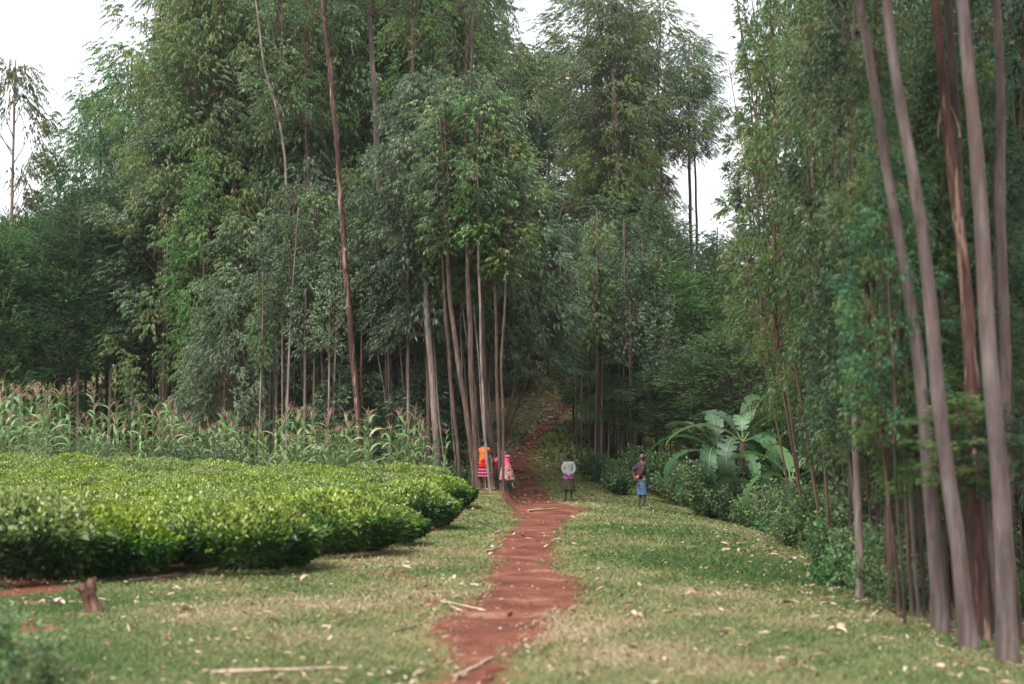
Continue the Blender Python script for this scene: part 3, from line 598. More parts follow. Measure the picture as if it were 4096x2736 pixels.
for px, D, yt, kind, wd in ((574, 88, 70, 'tall', 2.), (580, 92, 45, 'airy', 2.8), (600, 95, 20, 'tall', 2.8), (622, 92, 8, 'airy', 3.2), (645, 90, 20, 'airy', 2.4), (556, 96, 95, 'tall', 3.), (575, 100, 130, 'tall', 3), (610, 102, 90, 'tall', 3), (588, 85, 14, 'tall', 2.7), (640, 86, 10, 'tall', 2.7), (655, 96, 110, 'tall', 2.6), (565, 84, 60, 'tall', 2.2), (610, 83, 6, 'tall', 3.2), (628, 100, 60, 'tall', 2.8), (600, 98, 110, 'tall', 2.8), (552, 92, 60, 'tall', 2.2), (636, 104, 60, 'tall', 2.6), (548, 101, 60, 'tall', 2.)):
    x = pxw(px, D); h = at(px, yt, D).z-gz(x, D); kk = K[kind][0][1]; c = .42 if wd < 3.1 else .5
    tree(x, D, h, kind, c, 'tall hazy far eucalyptus', 'eucalyptus trees beyond the end of the path', 'bark_brown', .6, max(.5, wd-.3)/(2.4*h*(1-c)/kk), idx=(2 if kind == 'tall' and D < 91 else None))
# lower bushy trees
for px, D, yt, kind, wd, c in ((572, 80, 190, 'young', 2.4, .2), (590, 80, 200, 'young', 2.6, .15), (620, 76, 230, 'wattle', 3.2, .1), (655, 74, 205, 'wattle', 3.2, .1), (690, 76, 245, 'wattle', 3., .1), (718, 72, 245, 'wattle', 3., .1), (748, 70, 240, 'wattle', 3., .1),
                          (605, 68, 260, 'young', 2.2, .2), (632, 64, 285, 'wattle', 2.6, .2), (670, 62, 270, 'wattle', 2.8, .2), (705, 62, 300, 'wattle', 2.8, .2), (735, 60, 320, 'wattle', 2.6, .2), (600, 66, 330, 'wattle', 2., .3), (622, 62, 350, 'wattle', 2., .35), (650, 58, 370, 'wattle', 2., .4),
                          (690, 56, 350, 'wattle', 2.2, .35), (730, 55, 330, 'wattle', 2.4, .3), (585, 72, 300, 'young', 2., .3), (600, 90, 240, 'shade', 3, .1), (650, 90, 250, 'shade', 3, .1), (700, 90, 250, 'shade', 3, .1)):
    x = pxw(px, D); h = at(px, yt, D).z-gz(x, D); kk = K[kind][0][1]
    rw = {'young': 2.2, 'wattle': 3., 'shade': 3.}[kind]
    far = D > 70
    tree(x, D, h, kind, c, ('bushy feathery tree' if not far else 'bushy tree on the rise'), 'bushy trees right of the upper path' if not far else 'bushy trees on the rise beyond the hollow', 'bark_dark', .5, wd/(rw*h*(1-c)/kk), name='bushy_tree')
for D, step in ((103, 26), (112, 28)):
    for px in np.arange(485, 720, step):
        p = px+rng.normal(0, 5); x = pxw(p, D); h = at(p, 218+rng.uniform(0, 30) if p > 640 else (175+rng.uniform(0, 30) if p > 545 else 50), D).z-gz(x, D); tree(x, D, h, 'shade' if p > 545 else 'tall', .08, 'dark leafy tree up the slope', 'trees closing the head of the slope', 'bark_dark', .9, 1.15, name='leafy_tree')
for i in range(26):   # far end: trunks on the litter slope
    x = rng.uniform(-1.5, 6.5); y = rng.uniform(84, 104); tree(x, y, rng.uniform(9, 14), 'small', .4, 'slim trunk up the leafy slope', 'trees at the head of the slope', ('bark_brown', 'bark_dark')[i % 2], 1., 1.2, name='sapling')

# ---- right side
RT = [([(1968, 0), (2010, 200), (2050, 450), (2080, 650), (2110, 850), (2130, 1060), (2157, 1452)], .074, .008, 'bark_pink', 'leftmost big smooth grey-pink trunk, leaning left at its top', 6),
      ([(2028, 0), (2070, 250), (2105, 450), (2140, 720), (2165, 1000), (2190, 1200), (2225, 1492)], .074, .008, 'bark_pink', 'second big grey-pink trunk, leaning beside the leftmost one', 5),
      ([(2145, 0), (2165, 200), (2190, 400), (2215, 640), (2222, 850), (2238, 1100), (2248, 1440)], .075, .01, 'bark_red', 'big trunk with peeling dark red bark between the smooth ones', 2),
      ([(2215, 0), (2240, 300), (2255, 600), (2275, 850), (2290, 1050), (2310, 1520)], .082, .012, 'bark_pink', 'stoutest smooth grey-pink trunk, nearest the right edge', 5)]
for i, (pts, r0, r1, bk, lb, kn) in enumerate(RT):
    g = on_ground(pts[-1][0]*q, pts[-1][1]*q)
    tree_px(pts, g.y if i != 2 else 13.9, r0, r1, lb, bk, ('near', 7.5, 6.5, 1.1, 1), 'big smooth trunks at the right edge', k=14, top=13, knots=kn)
tree_px([(2290, 0), (2305, 250), (2300, 500), (2305, 690), (2308, 1300)], 14.2, .068, .012, 'mottled pale trunk half hidden by leaves at the right edge', 'bark_pink', ('near', 8, 6, 1.1, 1), 'big smooth trunks at the right edge', k=12, top=13, knots=4)
tree_px([(2172, 0), (2200, 380), (2225, 800), (2262, 1380)], 14.6, .07, .012, 'dark trunk standing close behind the peeling red one', 'bark_dark', ('near', 8, 6, 1.1, 2), 'big smooth trunks at the right edge', k=12, top=13)
G3 = 'thin poles under the right-hand trees'
for px, py, r, bk in ((1975, 1372, .045, 'bark_pink'), (1945, 1310, .05, 'bark_brown'), (2040, 1400, .04, 'bark_red'), (2060, 1425, .03, 'bark_brown'), (2075, 1440, .025, 'bark_dark'), (2085, 1350, .05, 'bark_brown'), (2100, 1400, .045, 'bark_pink'), (2118, 1430, .03, 'bark_dark'), (2015, 1330, .04, 'bark_brown'), (2180, 1440, .03, 'bark_dark'), (2175, 1380, .05, 'bark_red'), (1990, 1290, .06, 'bark_brown'), (2050, 1330, .04, 'bark_red'), (2130, 1380, .05, 'bark_brown'), (2325, 1450, .05, 'bark_brown'), (2338, 1400, .05, 'bark_dark'), (2270, 1400, .04, 'bark_dark'), (2025, 1375, .03, 'bark_dark'), (2048, 1385, .035, 'bark_red'), (2068, 1370, .03, 'bark_grey'), (2092, 1420, .035, 'bark_brown'), (2108, 1445, .03, 'bark_pink'), (1960, 1330, .03, 'bark_dark'), (2000, 1350, .03, 'bark_brown'), (2125, 1410, .035, 'bark_red'), (2190, 1410, .035, 'bark_brown'), (2165, 1330, .04, 'bark_brown'), (2262, 1350, .035, 'bark_brown'), (2340, 1480, .035, 'bark_brown'), (1925, 1280, .035, 'bark_brown'), (1905, 1265, .03, 'bark_dark')):
    g = on_ground(px*q, (py-rng.uniform(0, 20))*q)
    tree_px([(px-18+rng.normal(0, 8), 1060), (px-6+rng.normal(0, 4), py-130), (px, py)], g.y, r*.65, r*.5, 'thin '+bk[5:]+'-barked pole '+('left of the big trunks' if px < 2000 else 'close left of the leftmost big trunk' if px < 2120 else 'between the big trunks' if px < 2290 else 'at the right edge')+(', nearer' if py > 1390 else ', farther back'), bk, ('near', 1.8, 3.4 if px < 2090 else 1.7, .7 if px < 2090 else .95, 1+int(px) % 2), G3, k=7, top=3.6, name='slim_tree')
for i in range(55):
    y = rng.uniform(16, 44); x = pxw(rng.uniform(840, 1060), y)+.5*rng.random()
    tree(x, y, rng.uniform(6, 8.5), 'near', .33, 'slim pole in the right-hand stand', 'slim poles deep in the right-hand stand', ('bark_brown', 'bark_dark', 'bark_grey', 'bark_pink')[i % 4], rng.uniform(.7, 1.1), .6, idx=1+i % 2, name='slim_tree')
NR = [(778, 27, -60, 345, 58, 0), (762, 30, 30, 330, 44, 0), (752, 34, 130, 350, 36, 0), (760, 33, -60, 200, 36, 0), (818, 25, -80, 420, 54, 0), (805, 28, 180, 385, 50, 0), (848, 23, -80, 460, 60, 1), (905, 24, -80, 490, 70, 1), (872, 20, 150, 480, 56, 0), (940, 22, -80, 490, 75, 2), (985, 20, -80, 490, 80, 2),
      (1030, 18.5, -80, 480, 85, 2), (960, 16.5, 340, 500, 55, 1), (1020, 16.5, 300, 490, 60, 2), (900, 18, 330, 500, 50, 1), (958, 13.4, 385, 480, 34, 1), (1003, 13.2, 400, 500, 30, 2), (935, 14.5, 350, 500, 30, 1), (850, 30, -80, 440, 60, 2), (920, 30, -80, 470, 70, 2), (990, 28, -80, 470, 80, 2), (1050, 26, -80, 470, 80, 2), (790, 40, -60, 330, 36, 1), (1090, 19, -80, 480, 80, 1)]
LBN = ['olive eucalyptus with hanging leaves nearest the sky gap', 'lower olive eucalyptus leaning into the sky gap', 'olive young eucalyptus bordering the sky gap', 'young olive eucalyptus with thin leaves over the bananas', 'tall olive eucalyptus over the banana plants', 'low olive eucalyptus reaching down to the bananas', 'green young eucalyptus left of the big trunks', 'bushy green eucalyptus behind the leftmost big trunk', 'low olive-green eucalyptus with hanging leaves left of the trunks', 'dark leafy eucalyptus behind the peeling trunk', 'dark leafy eucalyptus between the big trunks']
for i, (px, D, yt, yb, hw, idx) in enumerate(NR):
    bpx = px+(46 if px < 812 else 10); x = pxw(bpx, D); dxx = pxw(px, D)-x; g = gz(x, D); zt = at(px, yt, D).z-g; zb = max(.8, at(px, yb, D).z-g); h = zt-zb; wid = max(.35, hw/F*D-.3)/(1.8*h/10)
    t = thing('eucalyptus_tree', LBN[i] if i < 11 else 'leafy eucalyptus of the right-hand stand, '+where(x, D, ((21, 'nearest'), (29, 'midway back'), (99, 'farthest back'))), 'tree', (x, D, g-.05), 0, 'leafy young eucalyptus of the right-hand stand')
    tm, tip, P = TR['bark_brown'][i % 3]; obj('trunk', tm, t, scale=(zt/38, zt/38, zt*.95/10), rot=(0, math.atan2(dxx, zb+h*.3), 0)); add_crown(t, 'near', (dxx, 0, zb), h, wid*1.1, idx=idx)
# a dark backdrop of further trees on the right
for D, step in ((36, 34), (46, 30), (56, 28), (68, 28)):
    px = 744+3.3/D*F
    while px < 1120:
        x = pxw(px, D); yt = -90+rng.uniform(0, 40); h = at(px, yt, D).z-gz(x, D); c = .16
        tree(x, D+rng.normal(0, 1), h, 'tall', c, 'tall eucalyptus right of the path', 'tall trees at the back of the right-hand stand', 'bark_dark', .9, 2.4/(2.4*h*(1-c)/11)); px += step

# ------------------------------------------------------------ tea
def make_tea(seed, dome=.34, rx=.92, big=1.):
    g = np.random.default_rng(seed); hz = .98; n = 9500
    u = g.random(n); top = u < .52
    a = g.uniform(0, 6.28, n); lob = 1+.07*np.sin(3*a+seed)+.05*np.sin(7*a+2*seed)
    r = np.where(top, np.sqrt(g.random(n))*.98, 1.)*rx*lob
    zt = hz*(1-dome*(r/rx)**2.4)+.05*np.sin(2*a+seed)*(r/rx)+.025*np.sin(r*9+a*2)+g.normal(0, .035, n)+.02*np.sin(r*23+a*5)
    zs = g.uniform(.1, 1-dome*.8, n)**.85*hz; bulge = .80+.24*np.sin(np.clip(zs/hz, 0, 1)*2.6)-.25*np.clip(.35-zs/hz, 0, 1)
    r = np.where(top, r, r*bulge*(1-.25*g.random(n)**2.)); z = np.where(top, zt, zs)
    r = r*np.where(top, 1, .80+.20*sm(z/hz/.5)); P = np.stack([np.cos(a)*r, np.sin(a)*r, z], -1); o_ = np.stack([np.cos(a), np.sin(a), 0*a], -1)
    rd = unit(g.normal(size=(n, 3)))
    T = np.where(top[:, None], unit(rd*.75+np.array((0, 0, .95))), unit(o_*.8+rd*.6+np.array((0, 0, .15)))); ln = big*g.uniform(.05, .095, (n, 1))*np.where(top[:, None], .85, 1.15)
    o2 = -np.clip(.6-z/hz, 0, 1)*np.where(top, 0, 1); T = unit(T+np.stack([0*o2, 0*o2, o2], -1))
    T = T*ln; Sd = unit(np.cross(T, unit(g.normal(size=(n, 3)))))*ln*.24
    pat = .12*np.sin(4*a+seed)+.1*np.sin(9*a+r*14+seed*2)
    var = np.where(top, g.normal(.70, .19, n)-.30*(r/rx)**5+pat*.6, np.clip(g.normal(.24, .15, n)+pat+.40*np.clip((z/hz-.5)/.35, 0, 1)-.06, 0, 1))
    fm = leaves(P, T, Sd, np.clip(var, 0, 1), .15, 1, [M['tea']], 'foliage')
    b = Buf()
    for i in range(16):
        a = g.uniform(0, 6.28); e = g.uniform(.3, .8); t_ = np.linspace(0, 1, 6)
        P = np.stack([np.cos(a)*e*t_**1.3+.03*np.sin(t_*9+i), np.sin(a)*e*t_**1.3, t_*.88], -1); b.tube(P, np.linspace(.028, .008, 6), 6)
    return fm, b.mesh('stems', [M['bark_dark']])
TEA = [make_tea(i) for i in range(4)]; TEAF = [make_tea(i+9, .50, .90, 1.15) for i in range(3)]
def tw(X, Y):
    px = 512+X/Y*F; a = 'at the left frame edge' if px < 60 else 'in line with the stump' if px < 150 else 'right of the stump' if px < 230 else 'straight behind the drooping bush' if px < 300 else 'behind the rounded bush' if px < 370 else 'toward the right end'
    return a+', '+('one row behind the front' if Y < 22 else 'two or three rows back' if Y < 26 else 'halfway back' if Y < 32 else 'in the farther half' if Y < 39 else 'close to the maize')
def build_tea():
    pts = []
    for j, y in enumerate(np.arange(16, TFAR, 1.34)):
        for x in np.arange(-19+.6*(j % 2), -1, 1.42):
            X, Y = x+rng.normal(0, .12), y+rng.normal(0, .12)
            if in_tea(X, Y) < 1.25 or abs(X) > .375*Y+1.6: continue
            pts.append((X, Y, False))
    FRONT = [(45, 1350, 1.42, 'nearest tea bush at the left edge, dark gap under its leaves'), (245, 1335, 1.1, 'broad tea bush behind the broken stump'), (415, 1290, 1.05, 'tea bush with bare stems showing, left of the drooping one'),
             (560, 1322, 1.2, 'tea bush drooping to the grass in the middle of the row'), (760, 1282, 1.22, 'rounded tea bush with big dark leaves low down'), (690, 1240, 1.0, 'low tea bush in the gap behind the rounded one'),
             (945, 1218, 1.12, 'tea bush on bare stems over red soil'), (1012, 1172, .98, 'farthest tea bush of the front row, next to the leaning poles')]
    fp = []
    for px, py, s, lb in FRONT:
        g = on_ground(px*q, py*q); Y = g.y+.8*s; X = g.x*Y/g.y; fp.append((X, Y))
        t = thing('tea_bush', lb, 'tea bush', (X, Y, gz(X, Y)-.03), rng.uniform(0, 6.28), 'tea bushes in the front row', (s*1.02, s*rng.uniform(.9, 1.0), s*rng.uniform(.72, .92)))
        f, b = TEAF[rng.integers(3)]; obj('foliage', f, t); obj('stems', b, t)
    for X, Y, _ in pts:
        if any((X-a)**2+(Y-b)**2 < .95**2 for a, b in fp): continue
        s = rng.uniform(.9, 1.12); hs = .66+.22*float(sm((in_tea(X, Y)-.8)/4))+.06*float(wob(X, Y, .8, 31))+rng.normal(0, .035)
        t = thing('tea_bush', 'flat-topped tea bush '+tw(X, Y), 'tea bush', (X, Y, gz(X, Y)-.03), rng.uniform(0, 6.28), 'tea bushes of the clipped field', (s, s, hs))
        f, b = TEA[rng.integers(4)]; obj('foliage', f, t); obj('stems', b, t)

build_tea()

def make_maize(seed):
    g = np.random.default_rng(seed); h = g.uniform(1.8, 2.3); f, st, ta = Buf(), Buf(), Buf()
    st.tube([(0, 0, 0), (.01, .02, h*.5), (.03, .01, h)], [.016, .013, .006], 6)
    az = g.uniform(0, 6.28)
    for i in range(9):
        z = .25+(h-.35)*i/8; az += math.pi+g.normal(0, .35)
        blade(f, (0, 0, z), az, g.uniform(.6, .95)*(1-.25*(i > 6)), g.uniform(.065, .10), g.uniform(.8, 1.25), g.uniform(1.5, 2.7), 7, min(1, max(0, g.normal(.5, .2) if i > 1 else .97)), g.normal(0, .4))
    top = np.array((.03, .01, h))
    for i in range(g.integers(4, 8)):
        a = g.uniform(0, 6.28); e = g.uniform(.05, .2) if i else 0; L_ = g.uniform(.25, .48); d = np.array((math.cos(a)*e, math.sin(a)*e, L_*g.uniform(.6, 1.)))
        P0 = top+np.array((0, 0, .02*i)); ta.tube([P0, P0+d*.5+[0, 0, .03], P0+d*[1.3, 1.3, .95]], [.0065, .008, .004], 4)
    return f.mesh('foliage', [M['maize']]), st.mesh('stalk', [M['stalk']]), ta.mesh('tassel', [M['tassel']])
MZ = [make_maize(i+50) for i in range(7)]
n_m = 0
for i in range(2400):
    if n_m >= 285: break
    x = rng.uniform(-19.5, -2.2); y = rng.uniform(46.2, 52) if x > -13 else rng.uniform(44.5, 52)
    if rng.random() > (.35 if y > 49.5 else 1): continue
    if x > -3.2 and y > 48.5: continue
    big = 1+.25*sm((-x-13)/4)
    t = thing('maize_plant', 'tasselled maize plant '+where(x, y, ((47.5, 'next to the tea'), (50, 'mid row'), (99, 'nearest the wood'))), 'maize plant', (x, y, gz(x, y)), rng.uniform(0, 6.28), 'maize plants behind the tea field', float(rng.choice([rng.uniform(.6, .85), rng.uniform(.8, 1.12)])*big))
    t.rotation_euler.x = rng.normal(0, .07); f, s_, ta = MZ[rng.integers(7)]; obj('foliage', f, t); obj('stalk', s_, t); obj('tassel', ta, t); n_m += 1

# ------------------------------------------------------------ bananas
def banana(x, y, h, label, leaves_, seed):
    h -= .12; leaves_ = [(a_, l_*1.15, w_*1.12, u_-6, b_*1.25+10, v_) for a_, l_, w_, u_, b_, v_ in leaves_]
    g = np.random.default_rng(seed); t = thing('banana_plant', label, 'banana plant', (x, y, gz(x, y)-.05), 0, 'banana plants below the grass slope')
    b = Buf(); b.tube([(0, 0, 0), (.03, 0, h*.5), (0, .02, h)], [.14, .12, .07], 12, wobble=.07)
    for i in range(10): blade(b, (0, 0, h*g.uniform(.45, .95)), g.uniform(0, 6.28), g.uniform(.4, .9), .16, -1.1, .6, 6, .5, g.normal(0, .4), None, .5, .02)
    0; obj('trunk', b.mesh('trunk', [M['banana_stem']]), t)
    for az, ln, wd, u0, bd, va in leaves_:
        f = Buf(); az = R(az)
        st0 = np.array((0, .02, h)); d = np.array((math.cos(az), math.sin(az), 0))
        p1 = st0+.38*(d*math.cos(R(u0))*1+np.array((0, 0, math.sin(R(u0)))))
        f.tube([st0-[0, 0, .25], st0, p1], [.04, .03, .022], 6, 1.)
        blade(f, p1, az, ln, wd, R(u0)-.1, R(bd), 44, va, g.normal(0, .25), lambda t_: np.clip(np.sin(np.pi*np.clip(t_*.93+.05, 0, 1))**.45, .02, 1)*(1-.55*(g.random(45) < .16))*(1-.1*g.random(45)), .28, .006)
        rib = Buf(); blade(rib, p1+np.array((0, 0, .012)), az, ln*.97, .035, R(u0)-.1, R(bd), 14, 1., 0., lambda t_: 1-.8*t_, .0); f.V += [v for v in rib.V]; [f.F[4].append(x_+f.n) for x_ in rib.F[4]]; f.var[4] += rib.var[4]; f.n += rib.n
        obj('leaf', f.mesh('leaf', [M['banana']], True), t)
M['banana_stem'] = plain('banana_stem', (.16, .11, .07), .7, .3, 7, (.06, .035, .025))
banana(pxw(718, 45.5), 45.5, 2.2, 'banana plant with broad leaves drooping left towards the man', [(175, 2.0, .62, 50, 75, .45), (192, 1.9, .6, 25, 95, .4), (205, 1.7, .55, -5, 60, .3), (150, 1.7, .5, 70, 60, .5), (95, 1.5, .55, 80, 40, .4), (20, 1.8, .5, 45, 110, .3), (250, 1.8, .6, 35, 130, .2), (320, 1.6, .5, 40, 110, .3)], 1)
banana(pxw(742, 44.5), 44.5, 2.75, 'tallest banana plant with an upright pale leaf at its top', [(180, 2.1, .5, 42, 65, .95), (80, .85, .55, 86, 70, .85), (60, 1.7, .5, 75, 40, .8), (300, 2.0, .55, 20, 110, .55), (15, 1.8, .5, 60, 80, .5), (240, 1.9, .6, 20, 130, .25), (140, 1.6, .5, 65, 60, .3), (0, 1.6, .5, 30, 110, .4)], 2)
banana(pxw(757, 43), 43, 1.35, 'short banana plant between the two taller ones', [(30, 1.5, .45, 45, 60, .5), (160, 1.3, .45, 35, 90, .4), (350, 1.3, .45, 30, 100, .5), (270, 1.2, .45, 50, 110, .3), (100, 1.2, .4, 75, 40, .6)], 3)
banana(pxw(790, 41), 41, 1.75, 'banana plant with dead brown leaves hanging on its stem', [(200, 1.5, .5, 30, 100, .8), (100, 1.5, .5, 70, 50, .95), (60, 1.4, .5, 60, 70, .95), (235, 1.5, .5, -20, 50, .9), (330, 1.5, .45, 40, 110, .6), (150, 1.6, .5, 60, 60, .9)], 4)
b = Buf(); t = [o for o in bpy.data.objects if o.name.startswith('banana_plant')][-1]
for i in range(9): blade(b, (.05, -.02, 1.75), rng.uniform(-1.2, .9), rng.uniform(.5, .85), .13, -.6, 1.1, 7, .5, rng.normal(0, .4), None, .5, .02)
M['deadleaf'] = plain('dead_banana_leaf', (.30, .20, .14), .85, .25, 12)
obj('dead_leaves', b.mesh('dead_leaves', [M['deadleaf']]), t)

# ------------------------------------------------------------ shrubs
def make_shrub(seed, h=1.4, r=.9, nst=34, nl=60, ll=.075, lw=.028, mat='shrub'):
    g = np.random.default_rng(seed); b = Buf(); Ps, Ts = [], []
    for i in range(nst):
        a = g.uniform(0, 6.28); e = r*g.uniform(.1, 1.); hh = h*g.uniform(.55, 1.1)*(1-.3*(e/r)**2); t_ = np.linspace(0, 1, 6)
        P = np.stack([np.cos(a)*e*t_**1.2, np.sin(a)*e*t_**1.2, hh*t_], -1)+np.cumsum(g.normal(0, .02, (6, 3)), 0)
        b.tube(P, np.linspace(.012, .003, 6), 4, cap=False)
        u = g.uniform(.15, 1.02, nl); Q = np.stack([np.interp(u, t_, P[:, k]) for k in range(3)], -1)+g.normal(0, .05, (nl, 3))
        Ps.append(Q); Ts.append(unit(unit(g.normal(size=(nl, 3)))+np.array((math.cos(a)*.3, math.sin(a)*.3, .35))))
    P = np.concatenate(Ps); T = np.concatenate(Ts); n = len(P); ln = g.uniform(.6, 1.3, (n, 1))*ll; T = T*ln
    Sd = unit(np.cross(T, unit(g.normal(size=(n, 3)))))*(lw/ll/2)*ln*1.3
    va = np.clip(g.normal(.45, .22, n), 0, .96); va[g.random(n) < .006] = 1
    return leaves(P, T, Sd, va, .1, 1, [M[mat]], 'foliage'), b.mesh('stems', [M['twig']])
SH = [make_shrub(1, 1.4, .9, 40, 80, .10, .04), make_shrub(2, 1.2, 1., 44, 80, .10, .035), make_shrub(3, 1.7, .8, 36, 90, .09, .028), make_shrub(4, .8, .8, 30, 60, .12, .05, 'wattle'), make_shrub(5, .9, .9, 34, 70, .09, .03, 'shrub')]
def shrub(x, y, s, i, label, group=None, name='shrub'):
    t = thing(name, label, 'shrub', (x, y, gz(x, y)-.05), rng.uniform(0, 6.28), group, s); f, b = SH[i]; obj('foliage', f, t); obj('stems', b, t)
    return t
# edge of the grass on the right: a line of points in the picture (2348-wide), shrubs stand just beyond it
ED = [(1490, 1125), (1560, 1160), (1700, 1205), (1850, 1275), (1930, 1340), (1990, 1390)]
EG = [on_ground(a*q, b_*q) for a, b_ in ED]
LS = ['dark low shrub right behind the man in blue shorts', 'dark green shrub right of the man', 'bushy shrub under the drooping banana leaves', 'grey-green shrub with upright sprigs below the bananas', 'pale shrub in front of the short banana stem']
k = 0
for j in range(len(EG)-1):
    a, b_ = EG[j], EG[j+1]
    m_ = 7 if j < 3 else 4
    for u in np.arange(m_)/m_:
        p = a.lerp(b_, u)
        for row in range(3):
            y = p.y+.5+row*1.1+rng.normal(0, .2); x = p.x*(y/p.y)+.35+row*.55+rng.normal(0, .25)
            i_ = rng.choice([0, 1, 2, 2, 3]) if row else (3 if rng.random() < .45 else 4)
            shrub(x, y, float(rng.choice([rng.uniform(.5, .8), rng.uniform(.8, 1.2), rng.uniform(1., 1.35)])*(1 if row else .8)), i_, 'grey-green shrub at the grass edge, '+('near the man' if y > 45 else 'below the bananas' if y > 36 else 'past the bananas' if y > 28 else 'before the thin poles')+(', outer row', ', middle row', ', inner row')[row], 'shrubs along the right edge of the grass'); k += 1
for px, py, sc_ in ((655, 498, 1.2), (670, 506, 1.15), (688, 508, 1.25), (705, 513, 1.2), (722, 518, 1.15), (738, 524, 1.2), (754, 530, 1.1), (770, 536, 1.1), (790, 545, 1.0), (808, 552, 1.0), (824, 562, .85), (842, 580, .7), (858, 596, .6), (872, 606, .5), (890, 615, .45)):
    g = on_ground(px, py); shrub(g.x+.35, g.y+.6, sc_, [2, 0, 1][px % 3], 'tall sprigged grey-green shrub in front of the banana stems' if px < 800 else 'leafy shrub on the bank before the thin poles', 'tall shrubs of the right bank')
for px, D in [(p_, D_) for D_ in (52, 60) for p_ in range(765, 1070, 22)]:
    x = pxw(px, D); tree(x, D, max(3.5, at(px, 405, D).z-gz(x, D)), 'wattle', .04, 'low leafy tree closing the right-hand stand', 'low trees behind the right-hand stand', 'bark_dark', .5, 1.1, name='bushy_tree')
for i, (dx_, dy_, sc_) in enumerate(((-.7, -.9, 1.15), (.1, -1.1, 1.25), (.8, -1., 1.2), (1.6, -1.2, 1.2), (2.3, -1.6, 1.2), (-.2, -.5, 1.4), (1.1, -.6, 1.4))):
    shrub(pxw(718, 45.5)+dx_, 45.5+dy_, sc_, [2, 0, 1][i % 3], 'sprigged shrub hiding the foot of the banana plants', 'shrubs at the foot of the banana plants')
for i in range(26):   # dark thicket behind the man and under the stand
    x = rng.uniform(2.9, 7.5); y = rng.uniform(52.5, 58); shrub(x, y, float(rng.uniform(.7, 1.1)), [3, 0, 3, 1][i % 4], 'dark low shrub in the shade behind the man', 'low shrubs at the foot of the dark stand')
for i in range(30):   # under the near right trees
    y = rng.uniform(13, 30); x = 5.2+.035*(y-13)**1.2*.5+rng.uniform(.3, 5); shrub(x, y, float(rng.uniform(.35, .6)), [3, 4][i % 2], 'small leafy weed under the right-hand poles', 'weeds under the right-hand poles', 'weed')
for i in range(34):
    x = rng.uniform(-9, -1.6); y = rng.uniform(50, 54); shrub(x, y, float(rng.uniform(.5, .9)), rng.integers(5), 'low dark shrub between the maize and the grove', 'low shrubs between maize and grove')
for i in range(26):
    x = rng.uniform(-6.5, -.8); y = rng.uniform(51.5, 56); tree(x, y, rng.uniform(2.2, 4.5), 'small', .12, 'leafy knee-high sapling among the poles', 'young saplings under the left grove', 'bark_brown', .6, 1.3, name='sapling')
for i in range(16):
    x = rng.uniform(-19, -9); y = rng.uniform(46, 52); shrub(x, y, float(rng.uniform(.8, 1.1)), rng.integers(3), 'leafy shrub growing among the maize stalks', 'shrubs among the maize')
for px, py, s, lb in ((1200, 865, 1.6, 'bright young shrub at the foot of the grove by the upper path'), (1160, 880, 1.3, 'leafy bush left of the litter slope'), (1165, 1095, .45, 'grass tuft bush at the foot of the poles')):
    g = on_ground(px*q, (py+30)*q); shrub(g.x, g.y, s, 1, lb)
for px, py, s, lb in ((10, 1560, .55, 'dark blurred bush in the bottom left corner'), (85, 1620, .42, 'smaller leafy bush beside the corner one'), (-45, 1500, .55, 'leafy bush cut by the left edge')):
    g = on_ground(px*q, py*q); shrub(g.x, g.y, s, 4, lb)

# ------------------------------------------------------------ dead wood, bark and stump
def stick(pa, pb, r, label, name='stick', flat=.6, mat='deadwood', lift=.02, cat='stick'):
    a, b_ = on_ground(pa[0]*q, pa[1]*q), on_ground(pb[0]*q, pb[1]*q); c = (a+b_)/2; n = 9; t_ = np.linspace(0, 1, n)
    P = np.stack([a.x+(b_.x-a.x)*t_-c.x, a.y+(b_.y-a.y)*t_-c.y, 0*t_], -1); P[:, 2] = H(P[:, 0]+c.x, P[:, 1]+c.y)-c.z+r*.8+lift
    P[:, :2] += rng.normal(0, r*.35, (n, 2)); bf = Buf(); bf.tube(P, r*(1-.35*t_)*(1+.12*rng.normal(size=n)), 7, wobble=.08)
    tag(obj(name, bf.mesh(name, [M[mat]]), loc=c), label, cat)
stick((1212, 1175), (1276, 1169), .032, 'pale log lying across the red path near the woman in grey', 'log', cat='log')
stick((482, 1552), (795, 1543), .016, 'long pale split stick in the grass at the bottom left')
stick((1045, 1562), (1130, 1518), .015, 'pale stick across the path at the bottom edge')
stick((905, 1455), (965, 1440), .01, 'thin dark twig left of the path', 'twig', mat='twig', cat='twig')
stick((1010, 1385), (1110, 1405), .012, 'broken bark strip at the left edge of the path', 'bark_strip', cat='bark')
stick((1035, 1398), (1060, 1408), .014, 'short chunk of bark beside the broken strip', 'bark_strip', cat='bark')
stick((1090, 1192), (1160, 1222), .012, 'thin dead branch below the leaning poles', 'twig', mat='twig', cat='twig')
stick((1060, 1180), (1095, 1205), .010, 'thin dead twig near the farthest tea bush', 'twig', mat='twig', cat='twig')
stick((300, 1335), (410, 1322), .012, 'thin pale stalk lying by the stump')
stick((420, 1292), (475, 1275), .012, 'orange-brown dead branch leaning under a tea bush', 'twig', cat='twig')
stick((1110, 1270), (1150, 1258), .018, 'pinkish bark strip beside the middle of the path', 'bark_strip', cat='bark')
stick((2080, 1395), (2140, 1402), .012, 'dead stick under the right-hand poles')
